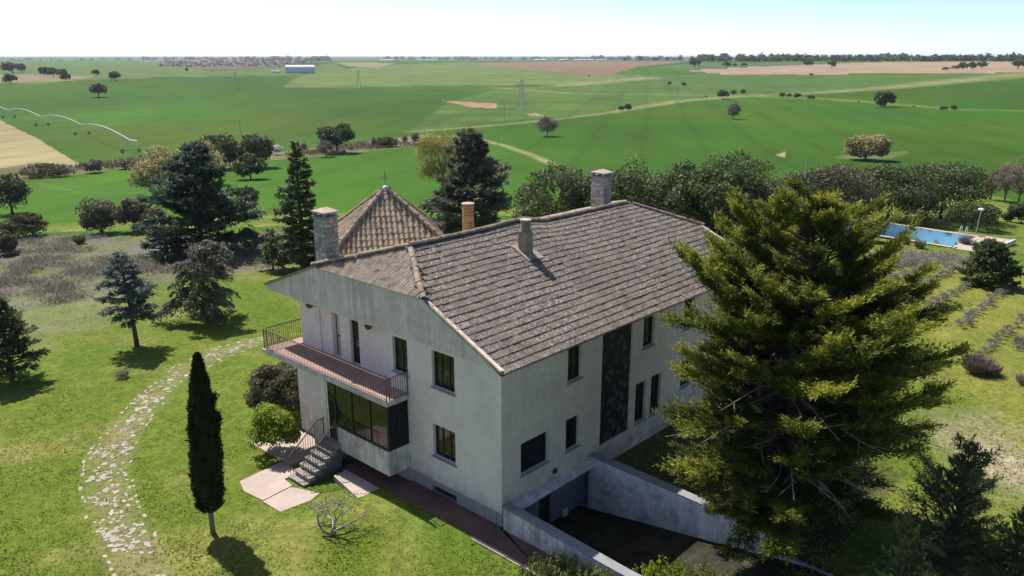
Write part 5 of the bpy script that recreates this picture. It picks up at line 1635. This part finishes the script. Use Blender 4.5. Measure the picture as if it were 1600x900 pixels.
wood('far_wood', 'grey wooded rise behind the arched barn', far_spots(385, 520, 93.2, 96, 60, 5.5, 4) + far_spots(225, 400, 92.6, 93.8, 50, 4.0, 5), 'leaf_oak_grey', .55, 80)
wood('olive_grove', 'purplish grove of small trees on the far hill', far_spots(250, 500, 94, 105, 330, 3.0, 6, .6), 'leaf_bare', .6, 30)
wood('far_hedge', 'distant scattered trees on the hazy left skyline', far_spots(-60, 240, 92.8, 95.5, 40, 3.2, 7), 'leaf_oak', .6, 50)

# ------------------------------------------------------------------ scrub, vines, weeds, grass
def sprigs(name, label, cat, pts, mat, hgt, wid, per, seed, spread=.5, up=1.0, kind='stuff', tipm=.5):
    r = np.random.default_rng(seed)
    n = len(pts) * per
    c = np.repeat(np.asarray(pts, float), per, 0)
    P = c + np.stack([r.normal(0, spread, n), r.normal(0, spread, n), r.uniform(0, .35, n) * hgt], -1)
    D = np.stack([r.normal(0, .6, n), r.normal(0, .6, n), np.full(n, up)], -1)
    L = hgt * r.uniform(.4, 1.15, n)
    v, q = leaves(P, D, L, wid * r.uniform(.5, 1.5, n), None, r)
    o = obj(name, crown_mesh(name, [(v, q, np.clip(r.normal(tipm, .22, n), 0, 1), r.random(n))], mat))
    return tag(o, label, cat, None, kind)

def scatter(pts, n, seed, thr=0.0, sc=3.0):
    r = np.random.default_rng(seed)
    a = np.array(pts); out = []
    while len(out) < n:
        m = n * 2
        px = r.uniform(a[:, 0].min(), a[:, 0].max(), m); py = r.uniform(a[:, 1].min(), a[:, 1].max(), m)
        ok = in_poly(px, py, pts)
        for x_, y_ in zip(px[ok], py[ok]):
            p = G(x_, y_)
            if thr and vnoise(np.array([p[0]]), np.array([p[1]]), sc, seed)[0] < thr * r.uniform(.7, 1.3): continue
            out.append(p)
            if len(out) >= n: break
    return out
SCR = [(-60, 374), (120, 369), (250, 376), (420, 368), (465, 392), (430, 420), (300, 428), (205, 450), (120, 468), (0, 488), (-60, 495)]
sprigs('purple_scrub', 'tangled purple brown dead scrub across the left slope', 'scrub', scatter(SCR, 1150, 31, .62, 2.2), 'leaf_scrub', .5, .055, 22, 31, .45, .45)
sprigs('dry_scrub', 'grey purple dry scrub behind the stone path chimney end', 'scrub', scatter([(400, 366), (560, 345), (700, 348), (700, 372), (480, 410), (420, 400)], 260, 32, .3), 'leaf_scrub', .6, .08, 18, 32, .5, .45)
sprigs('grey_scrub', 'grey lavender scrub patch in front of the pool', 'scrub', scatter([(1385, 394), (1490, 399), (1530, 412), (1480, 420), (1390, 414)], 300, 33), 'leaf_scrub', .4, .07, 18, 33, .5, .4, tipm=.75)
sprigs('bank_scrub', 'brown reeds and scrub along the stream bank', 'scrub', scatter([(40, 276), (130, 262), (230, 247), (330, 236), (330, 258), (200, 262)], 140, 34) + scatter([(430, 246), (560, 226), (740, 216), (740, 224), (600, 232), (520, 243)], 150, 35), 'leaf_dry', 1.1, .25, 14, 34, .9)

# vine rows: every vine a plant of its own
vine = []
for k in range(3):
    tr, cr_ = branched(300 + k, .55, 1.8, .03, 3, 'bark_grey', .2, 'leaf_scrub', 240, .16, 3)
    vine.append((tr, cr_))
VROW = ['grey leafless vine in the row just below the lavender scrub', 'leafless vine in the second row below the lavender scrub', 'leafless vine in the row ending at the dwarf spruce', 'leafless vine in the row passing in front of the dwarf spruce', 'leafless vine in the short row above the reddish tussock', 'leafless vine in the short row below the dwarf spruce', 'leafless vine in the broken row inside the lavender scrub', 'lone leafless vine beside the grey tussock']
ROWS = [((1378, 442), (1466, 416), 13), ((1384, 466), (1490, 426), 15), ((1448, 482), (1536, 436), 13), ((1500, 510), (1580, 446), 12), ((1536, 556), (1574, 516), 6), ((1590, 512), (1625, 470), 5), ((1378, 424), (1440, 410), 8), ((1588, 548), (1596, 536), 2)]
for k, (a, b, n) in enumerate(ROWS):
    n = int(n * 1.75)
    for i in range(n):
        f = (i + random.uniform(-.25, .25)) / (n - 1)
        p = G(a[0] + (b[0] - a[0]) * f, a[1] + (b[1] - a[1]) * f)
        sc = random.uniform(.9, 1.45)
        plant('grape_vine', VROW[k], 'vine', p, vine[(i + k) % 3], random.uniform(0, 6), (sc * .95, sc * .95, sc * .62), 'leafless vines in rows')

def tuft(px, yb, yt, wp, name, label, mat, n, wid, seed, cat='plant', up=.9, extra=None):
    r = np.random.default_rng(seed)
    p, h = T(px, yb, yt)
    R = wp / 2 / px_per_m(p)
    a = r.uniform(0, 6.283, n); q = np.sqrt(r.uniform(0, 1, n)) * R * .55
    P = np.stack([q * np.cos(a), q * np.sin(a), r.uniform(0, .25, n) * h], -1)
    D = np.stack([np.cos(a) * q / R * 1.1, np.sin(a) * q / R * 1.1, np.full(n, up)], -1) + r.normal(0, .22, (n, 3))
    v, qd = leaves(P, D, h * r.uniform(.45, 1.0, n), wid * r.uniform(.6, 1.4, n), None, r)
    return tag(obj(name, crown_mesh(name, [(v, qd, r.random(n), r.random(n))], mat), None, tuple(p)), label, cat)
tuft(1525, 582, 553, 46, 'dry_tussock', 'rounded reddish brown dry tussock on the right grass slope', 'leaf_bare', 1500, .035, 41)
tuft(1550, 586, 568, 30, 'dry_tussock', 'small flattened dry tussock beside the rounded one', 'leaf_bare', 500, .03, 42)
tuft(1598, 600, 584, 24, 'dry_tussock', 'dark twiggy tussock on the bare right slope', 'leaf_scrub', 400, .03, 43)
tuft(1594, 540, 524, 20, 'dry_tussock', 'grey tussock above the dark twiggy one', 'leaf_scrub', 400, .03, 44)
tuft(1437, 388, 374, 16, 'dry_tussock', 'brown shrub at the near edge of the pool', 'leaf_bare', 350, .06, 45)
tuft(1508, 384, 368, 16, 'dry_tussock', 'reddish weed growing on the pool paving', 'leaf_bare', 350, .06, 46)
tuft(1415, 382, 371, 12, 'dry_tussock', 'dark little weed at the pool rim', 'leaf_oak', 250, .06, 47)
tuft(125, 381, 368, 18, 'green_tussock', 'small green bush among the purple scrub', 'leaf_hedge', 400, .08, 48)
tuft(192, 590, 576, 24, 'dry_tussock', 'low grey dry weed on the lawn left of the stone path', 'leaf_scrub', 260, .03, 49)

# weeds along the ramp wall
def weeds(px, yb, yt, wp, name, label, mat, n, seed, lf=.12, cl=26):
    return oak(px, yb, yt, wp, seed, name, label, mat, n_cl=cl, n_lf=n, lf=lf, trunk=False, low=0.0, cat='weeds', cr=(.16, .3))
def shoots(px, yb, yt, wp, name, label, mat, ns, nl, lf, seed):
    """leafy shoots: many thin stems each set with small leaves"""
    r = np.random.default_rng(seed)
    p, h = T(px, yb, yt); R = wp / 2 / px_per_m(p)
    P, D = [], []
    for k in range(ns):
        a, q = r.uniform(0, 6.283), math.sqrt(r.uniform(0, 1)) * R
        b0 = np.array([q * math.cos(a), q * math.sin(a) * .8, 0]); d = unit(np.array([r.normal(0, .25), r.normal(0, .25), 1.0]))
        hh = h * r.uniform(.35, 1.0) * (1 - .45 * q / R)
        t = r.uniform(.05, 1, nl)
        P.append(b0 + d * (t * hh)[:, None] + r.normal(0, .03, (nl, 3)) * (1.2 - t)[:, None]); D.append(d * .7 + r.normal(0, .6, (nl, 3)) + [0, 0, .3])
    P, D = np.vstack(P), np.vstack(D); n = len(P)
    L = lf * r.uniform(.6, 1.4, n)
    v_, q_ = leaves(P, D, L, L * .42, None, r)
    tag(obj(name, crown_mesh(name, [(v_, q_, np.repeat(r.random(ns), nl) * .6 + r.random(n) * .4, r.random(n))], mat), None, tuple(p)), label, 'weeds')
shoots(868, 902, 862, 95, 'weed_clump', 'dry yellowish weeds against the outside of the stained retaining wall', 'leaf_weed', 110, 24, .11, 51)
shoots(925, 922, 882, 95, 'weed_clump', 'tall pale weeds further along the stained retaining wall', 'leaf_weed', 90, 24, .11, 52)
shoots(1035, 925, 866, 110, 'green_weeds', 'bright green leafy weeds growing in the ramp court', 'leaf_bright', 90, 34, .13, 53)
shoots(1100, 918, 880, 80, 'green_weeds', 'yellow green grass mound at the foot of the ramp', 'leaf_weed', 90, 20, .11, 54)

# junipers in the lower right corner
def juniper(px, yb, yt, wp, seed, label, mat, dens, nb):
    p, h = T(px, yb, yt); R = wp / 2 / px_per_m(p)
    tr, cr_ = conifer(seed, h, R, mat, lambda t: (1 - t ** 2.0) * .9 + .12, nb=nb, t0=.05, e0=(.35, 1.2), droop=.05, tdens=dens, nl=.15, nw=.04, npt=9, tw=.3, irr=.5)
    plant('juniper', label, 'tree', p, [tr, cr_])
juniper(1480, 905, 698, 185, 55, 'dark feathery juniper at the shaded edge of the dirt track', 'leaf_hedge', 13, 105)
juniper(1582, 960, 800, 150, 56, 'lower feathery juniper in deep shade beside the dirt track', 'leaf_pine', 12, 80)
juniper(1395, 985, 812, 150, 57, 'thin juniper with bare grey twigs beyond the low kerb wall', 'leaf_weed', 4.5, 46)
juniper(1310, 800, 720, 90, 58, 'small juniper under the skirts of the golden conifer', 'leaf_pine', 10, 40)

# dead branch lying on the front lawn
def dead_branch():
    r = np.random.default_rng(3)
    segs = []
    def g(p, d, L, rad, lev):
        pts = [p]; q = p
        for k in range(4):
            d = unit(d + r.normal(0, .25, 3)); q = q + d * L / 4; q[2] = max(q[2], .02); pts.append(q.copy())
        segs.append((np.array(pts), np.linspace(rad, rad * .5, 5)))
        if lev < 3:
            for k in range(3): g(pts[2 + k % 3], unit(d + r.normal(0, .7, 3) * [1, 1, .5]), L * .62, rad * .55, lev + 1)
    for d in ((-.25, .8, .35), (.75, .55, .1), (-.6, .3, .25), (.3, .9, .5)):
        g(np.zeros(3) + [0, 0, .06], unit(np.array(d)), 1.15, .05, 0)
    p = G(516, 838)
    tag(obj('dead_branch', limb_mesh('dead_branch', segs, 'dead_wood', 5), None, tuple(p)), 'bleached dead branch lying on the lawn by the paving slabs', 'branch')
dead_branch()

# grass on the lawn
def grass():
    r = np.random.default_rng(77)
    n = 130000
    px = r.uniform(-20, 1620, n); py = 960 - 590 * r.uniform(0, 1, n) ** 1.0
    d = ray(px, py)
    t = -(H_CAM + .2) / d[:, 2]
    x, y = d[:, 0] * t, d[:, 1] * t
    u, v = UV(x, y); rr = np.hypot(x, y)
    ok = (rr < 95) & ~((v > -1.4) & (v < 21) & (u > -.1) & (u < 18)) & ~((v > -1.45) & (v < 6) & (u <= 0) & (u > -9))
    for q in SL + [[(10.62, -2.5), (10.62, -0.2), (14.2, -0.2), (14.2, -2.5)], [(8.4, -3.4), (9.7, -3.4), (9.7, -1), (8.4, -1)]]:
        ok &= ~in_poly(u, v, q)
    lx, ly = pool_local(x, y)
    ok &= ~((lx > -3.2) & (lx < POOL[1] + 1) & (ly > -1) & (ly < POOL[3] + 1.2))
    ok &= vnoise(x, y, 1.1, 3) * .6 + vnoise(x, y, .35, 5) * .55 > r.uniform(.2, .75, n)
    dp = dist_line(x, y, np.array(PATH_MID))
    ok &= (dp > 1.0) | (r.random(n) < .35)
    x, y = x[ok], y[ok]; z = terrain(x, y); n = len(x)
    hh = r.uniform(.03, .085, n) * (.7 + .8 * vnoise(x, y, 2.2, 6))
    k = 2
    P = np.repeat(np.stack([x, y, z - .01], -1), k, 0) + r.normal(0, .03, (n * k, 3)) * [1, 1, 0]
    D = np.stack([r.normal(0, 1, n * k), r.normal(0, 1, n * k), r.uniform(.15, .7, n * k)], -1)
    Nn = unit(np.array([0, 0, 1.]) + r.normal(0, .35, (n * k, 3)))
    hh = np.repeat(hh, k)
    vv, q = leaves(P, D, hh * 1.4, .025 + hh * .25, Nn, r)
    tip = np.clip(np.repeat(.22 + .5 * vnoise(x, y, 3, 8) + r.normal(0, .15, n), k) + (r.random(n * k) < .03) * .4, 0, 1)
    tag(obj('grass', crown_mesh('grass', [(vv, q, tip, r.random(n * k))], 'leaf_grass')), 'short tufted grass of the lawn', 'grass', None, 'stuff')
grass()

# ------------------------------------------------------------------ pool
def pool():
    ang = math.atan2(_pd[1], _pd[0])
    flip = 1 if np.dot([-_pd[1], _pd[0]], _pn) > 0 else -1
    root = thing('swimming_pool', 'empty pale blue swimming pool with stone rim beyond the vine rows', 'pool', (_pa[0], _pa[1], POOL_Z), ang)
    L, Wp = POOL[1], POOL[3]
    def B(mb, x0, x1, y0, y1, z0, z1):
        ys = sorted((flip * y0, flip * y1)); mb.box(x0, x1, ys[0], ys[1], z0, z1); return mb
    B(MB(), -.02, L + .02, -.02, Wp + .02, -2.2, -1.75).build('pool_floor', 'pool_blue', root)
    B(MB(), -.25, 0, -.25, Wp + .25, -2.2, -.07).build('pool_wall', 'pool_blue', root); B(MB(), L, L + .25, -.25, Wp + .25, -2.2, -.07).build('pool_wall', 'pool_blue', root)
    B(MB(), 0, L, -.25, 0, -2.2, -.07).build('pool_wall', 'pool_blue', root); B(MB(), 0, L, Wp, Wp + .25, -2.2, -.07).build('pool_wall', 'pool_blue', root)
    n = 12
    for k in range(n):
        for y0, y1 in ((-.5, .02), (Wp - .02, Wp + .6)):
            B(MB(), L * k / n + .01, L * (k + 1) / n - .01, y0, y1, -.07, random.uniform(0, .02)).build('coping_stone', 'kerb_stone', root)
    for k in range(6):
        B(MB(), -.5, .02, .03 + (Wp - .06) * k / 6, .03 + (Wp - .06) * (k + 1) / 6 - .02, -.07, random.uniform(0, .02)).build('coping_stone', 'kerb_stone', root)
    B(MB(), -3.0, -.51, -.7, Wp + 1.1, -.6, -.012).build('paving', 'paving_pink', root)
    B(MB(), -3.3, -3.01, -.9, Wp + 1.3, -1.0, .06).build('edge_wall', 'render_old', root)
    lad = MB()
    for x in (1.2, 1.75):
        pts = [(x, flip * (Wp - .12), -1.0), (x, flip * (Wp - .12), .55), (x, flip * (Wp + .1), .85), (x, flip * (Wp + .45), .75), (x, flip * (Wp + .55), 0.0)]
        MB().tube(pts, .035, 6).build('ladder_rail', 'pipe_white', root)
    for z in (-.3, -.6, -.9): MB().tube([(1.2, flip * (Wp - .12), z), (1.75, flip * (Wp - .12), z)], .03, 6).build('rung', 'pipe_white', root)
b = NB('pool_blue')
c = b.mix(b.ramp(b.noise(.5, 6, .65), [(.4, 0.), (.7, 1.)]), (.38, .61, .76), (.50, .72, .82))
st = b.noise(1.0, 5, .65, b.vec((1.2, 1.2, .25)))
sx = b.n('ShaderNodeSeparateXYZ'); b.link(b.pos(), sx.inputs[0])
mr = b.n('ShaderNodeMapRange'); mr.inputs[1].default_value = POOL_Z - .55; mr.inputs[2].default_value = POOL_Z - .1; b.link(sx.outputs[2], mr.inputs[0])
c = b.mix(b.math('MULTIPLY', mr.outputs[0], b.ramp(st, [(.48, 0.), (.56, 1.)])), c, (.04, .07, .10))
b.base(c, .5, .4)
pool()
# lamp at the pool
p, h = T(1524, 369, 326)
lp = thing('lamp_post', 'thin leaning lamp post with a pale globe at the corner of the pool', 'lamp', tuple(p)); lp.rotation_euler = (0, 0.06, 0)
MB().tube([(0, 0, -.2), (0, 0, h * .95)], [.07, .045], 8).build('post', 'galv', lp)
MB().lathe(0, 0, [(.001, h * .93), (.24, h * .95), (.34, h * .985), (.26, h * 1.02), (.001, h * 1.04)], 12).build('lamp_shade', 'white_paint', lp)
MB().tube([(0, 0, h * .90), (0, 0, h * .95)], .1, 8).build('collar', 'galv', lp)
# garden table in the shade of the pines
p = G(1477, 345)
gt = thing('garden_table', 'small white garden table in the shade under the stone pine', 'table', tuple(p))
MB().lathe(0, 0, [(.001, .70), (.55, .70), (.55, .75), (.001, .76)], 16).build('table_top', 'white_paint', gt)
for a in range(4): MB().tube([(.32 * math.cos(a * 1.57), .32 * math.sin(a * 1.57), 0), (.2 * math.cos(a * 1.57), .2 * math.sin(a * 1.57), .70)], .03, 6).build('leg', 'white_paint', gt)

# ------------------------------------------------------------------ far farm things
def barn():
    p = G(470, 114.5); m = 1 / px_per_m(p)
    L, Wd, Ht = 44 * m, 15 * m, 12.5 * m
    root = thing('arched_barn', 'white arched metal barn on the far light green field', 'barn', tuple(p), math.radians(8))
    n = 14; a = np.linspace(0, np.pi, n)
    v = [(x, -math.cos(t) * Wd * .6, max(0, math.sin(t)) * Ht * .8 + Ht * .2) for x in (-L / 2, L / 2) for t in a]
    MB().add(v, [(i, i + 1, n + i + 1, n + i) for i in range(n - 1)]).build('roof', 'barn_roof', root)
    for s in (-1, 1):
        MB().box(-L / 2, L / 2, s * Wd * .6 - .15, s * Wd * .6 + .15, 0, Ht * .2).build('wall', 'white_paint' if s > 0 else 'barn_shade', root)
        e = [(s * (L / 2 - .05), -math.cos(t) * Wd * .595, math.sin(t) * Ht * .795 + Ht * .2) for t in a] + [(s * (L / 2 - .05), Wd * .595, 0), (s * (L / 2 - .05), -Wd * .595, 0)]
        MB().add(e, t=[(0, i, i + 1) for i in range(1, len(e) - 1)]).build('end_wall', 'white_paint', root)
    MB().box(-L / 2 - .15, -L / 2 - .05, -Wd * .2, Wd * .2, 0, Ht * .5).build('door', 'galv', root)
    q = G(431, 114); s = thing('farm_shed', 'small pale shed left of the arched barn', 'shed', tuple(q), math.radians(8))
    MB().box(-6 * m, 6 * m, -3 * m, 3 * m, 0, 2.6 * m).build('wall', 'white_paint', s)
    MB().add([(-6.2 * m, -3.3 * m, 2.6 * m), (6.2 * m, -3.3 * m, 2.6 * m), (6.2 * m, 0, 4 * m), (-6.2 * m, 0, 4 * m), (-6.2 * m, 3.3 * m, 2.6 * m), (6.2 * m, 3.3 * m, 2.6 * m)], [(0, 1, 2, 3), (3, 2, 5, 4)]).build('roof', 'red_paint', s)
plain('barn_roof', (.62, .64, .66), .45, .4, .08, .3); plain('barn_shade', (.55, .56, .58), .7)
barn()
FS = [(845, 95.2, 20, 2.4, 'long low white farm shed nearest the left end of the far tree belt'), (880, 95.2, 12, 2.6, 'short white farm shed between the long ones'), (912, 95.4, 30, 2.6, 'longest white farm shed on the ploughed horizon'), (938, 95.3, 14, 2.2, 'plain farm shed right of the silo'), (605, 94.6, 22, 1.8, 'distant pale shed on the skyline right of the arched barn'), (668, 94.6, 30, 1.6, 'distant long roof on the skyline')]
for px, py, wp, hp, lab in FS:
    p = G(px, py); m = 1 / px_per_m(p)
    s = thing('farm_shed', lab, 'shed', tuple(p))
    w_, h_, d_ = wp * m / 2, hp * m, 6.0
    MB().box(-w_, w_, -d_, d_, 0, h_ * .7).build('wall', 'white_paint', s)
    MB().add([(-w_, -d_ - .5, h_ * .7), (w_, -d_ - .5, h_ * .7), (w_, 0, h_ * 1.05), (-w_, 0, h_ * 1.05), (-w_, d_ + .5, h_ * .7), (w_, d_ + .5, h_ * .7)], [(0, 1, 2, 3), (3, 2, 5, 4)]).build('roof', 'barn_roof', s)
p = G(929, 95.4); m = 1 / px_per_m(p)
s = thing('silo', 'pale silo tower among the far farm sheds', 'silo', tuple(p))
MB().lathe(0, 0, [(2 * m * .6, 0), (2 * m * .6, 5.5 * m)], 10).build('silo_body', 'white_paint', s); MB().lathe(0, 0, [(2 * m * .65, 5.5 * m), (.01, 7 * m)], 10).build('silo_roof', 'galv', s)

def pylon(px, yb, yt, label):
    p, h = T(px, yb, yt)
    root = thing('power_pylon', label, 'pylon', tuple(p), .4)
    b_, t_ = h * .13, h * .03
    lv = np.array([0, .2, .38, .54, .68, .8, .9, 1.0]); wd = np.interp(lv, [0, .55, 1], [b_, h * .055, t_])
    r_ = max(.04, h * .0038)
    for sx, sy in ((1, 1), (1, -1), (-1, 1), (-1, -1)):
        MB().tube([(sx * w_, sy * w_, z * h) for w_, z in zip(wd, lv)], r_ * 1.3, 4).build('leg', 'galv', root)
    br = MB()
    for i in range(len(lv) - 1):
        a, c = wd[i], wd[i + 1]; z0, z1 = lv[i] * h, lv[i + 1] * h
        for k in range(4):
            s0 = [(1, 1), (1, -1), (-1, -1), (-1, 1)][k]; s1 = [(1, -1), (-1, -1), (-1, 1), (1, 1)][k]
            br.tube([(s0[0] * a, s0[1] * a, z0), (s1[0] * c, s1[1] * c, z1)], r_ * .7, 3, False)
            br.tube([(s1[0] * a, s1[1] * a, z0), (s0[0] * c, s0[1] * c, z1)], r_ * .7, 3, False)
    o = br.build('lattice', 'galv', root); o['kind'] = 'stuff'
    for z in (.70, .82, .93):
        MB().tube([(-h * .17, 0, z * h), (0, 0, (z + .02) * h), (h * .17, 0, z * h)], r_ * 1.2, 4).build('cross_arm', 'galv', root)
pylon(815, 174, 124, 'lattice power pylon right of the bare soil patch')
pylon(561, 138, 109, 'lattice power pylon on the pale field right of the arched barn')
pylon(370, 140, 112, 'lattice power pylon left of the arched barn')
pylon(1058, 162, 135, 'faint lattice power pylon beside the field track')
for px, yb, yt, lab in ((788, 194, 163, 'thin pole where the field track starts'), (376, 210, 188, 'thin pole behind the taller holm oak'), (1257, 300, 252, 'thin pole behind the dark oak'), (778, 228, 217, 'short marker post on the grassy field edge')):
    p, h = T(px, yb, yt)
    s = thing('field_pole', lab, 'pole', tuple(p))
    MB().tube([(0, 0, -.3), (0, 0, h)], [.14, .09], 6).build('shaft', 'galv', s)
    MB().tube([(-.9, 0, h * .97), (.9, 0, h * .97)], .07, 5).build('cross_arm', 'galv', s)

# irrigation boom on wheels
def boom():
    tw_ = [(-60, 168), (14, 184.5), (66, 196.5), (129, 210.5), (205, 238.5)]
    P = [G(*q) for q in tw_]
    root = thing('irrigation_boom', 'long white wheeled irrigation boom crossing the green field', 'irrigation boom', (0, 0, 0))
    H_ = 3.4
    tops = [q + np.array([0, 0, H_]) for q in P]
    for a, c in zip(tops[:-1], tops[1:]):
        t = np.linspace(0, 1, 13)
        pl = a[None] * (1 - t)[:, None] + c[None] * t[:, None]; pl[:, 2] += np.sin(np.pi * t) * 1.5
        lo = pl.copy(); lo[:, 2] -= np.sin(np.pi * t) * 1.25
        m = MB(); m.tube(pl, .11, 6); m.build('pipe_span', 'pipe_white', root)
        m = MB(); m.tube(lo, .05, 4)
        for k in range(1, 12): m.tube([pl[k], lo[k]], .04, 3, False)
        m.build('truss', 'pipe_white', root)
    e = unit(tops[-1] - tops[-2]); m = MB(); m.tube([tops[-1], tops[-1] + e * 9 + [0, 0, .3]], .14, 6); m.build('end_pipe', 'pipe_white', root)
    for q in P[1:]:
        ax = np.array([e[1], -e[0], 0.0]); ax /= np.linalg.norm(ax)
        a, c = q + ax * 2.1, q - ax * 2.1
        top = q + np.array([0, 0, H_])
        m = MB(); m.tube([a + [0, 0, .7], top], .08, 5); m.tube([c + [0, 0, .7], top], .08, 5); m.tube([a + [0, 0, .7], c + [0, 0, .7]], .09, 5)
        tow = m.build('wheel_tower', 'pipe_white', root)
        for w_ in (a, c):
            ring = MB()
            n = 12
            th = np.linspace(0, 2 * np.pi, n + 1)
            ring.tube([w_ + ax * .36 * math.cos(t) * 1.0 + np.array([0, 0, .5 + .36 * math.sin(t)]) for t in th], .15, 6, False)
            ring.build('wheel', 'rubber', tow)
boom()

# ------------------------------------------------------------------ air
hz_me = MB().box(-16000, 16000, -300, 30000, -40, 34).mesh('haze')
hm = bpy.data.materials.new('haze'); hm.use_nodes = True
hn = hm.node_tree
for nd in list(hn.nodes):
    if nd.type != 'OUTPUT_MATERIAL': hn.nodes.remove(nd)
pv = hn.nodes.new('ShaderNodeVolumePrincipled')
pv.inputs['Color'].default_value = (0.80, 0.90, 1.0, 1)
pv.inputs['Density'].default_value = 0.000062
pv.inputs['Anisotropy'].default_value = 0.2
hn.links.new(pv.outputs[0], [n for n in hn.nodes if n.type == 'OUTPUT_MATERIAL'][0].inputs['Volume'])
hz_me.materials.append(hm)
tag(obj('haze', hz_me), 'thin pale haze over the far fields', 'haze', None, 'stuff')
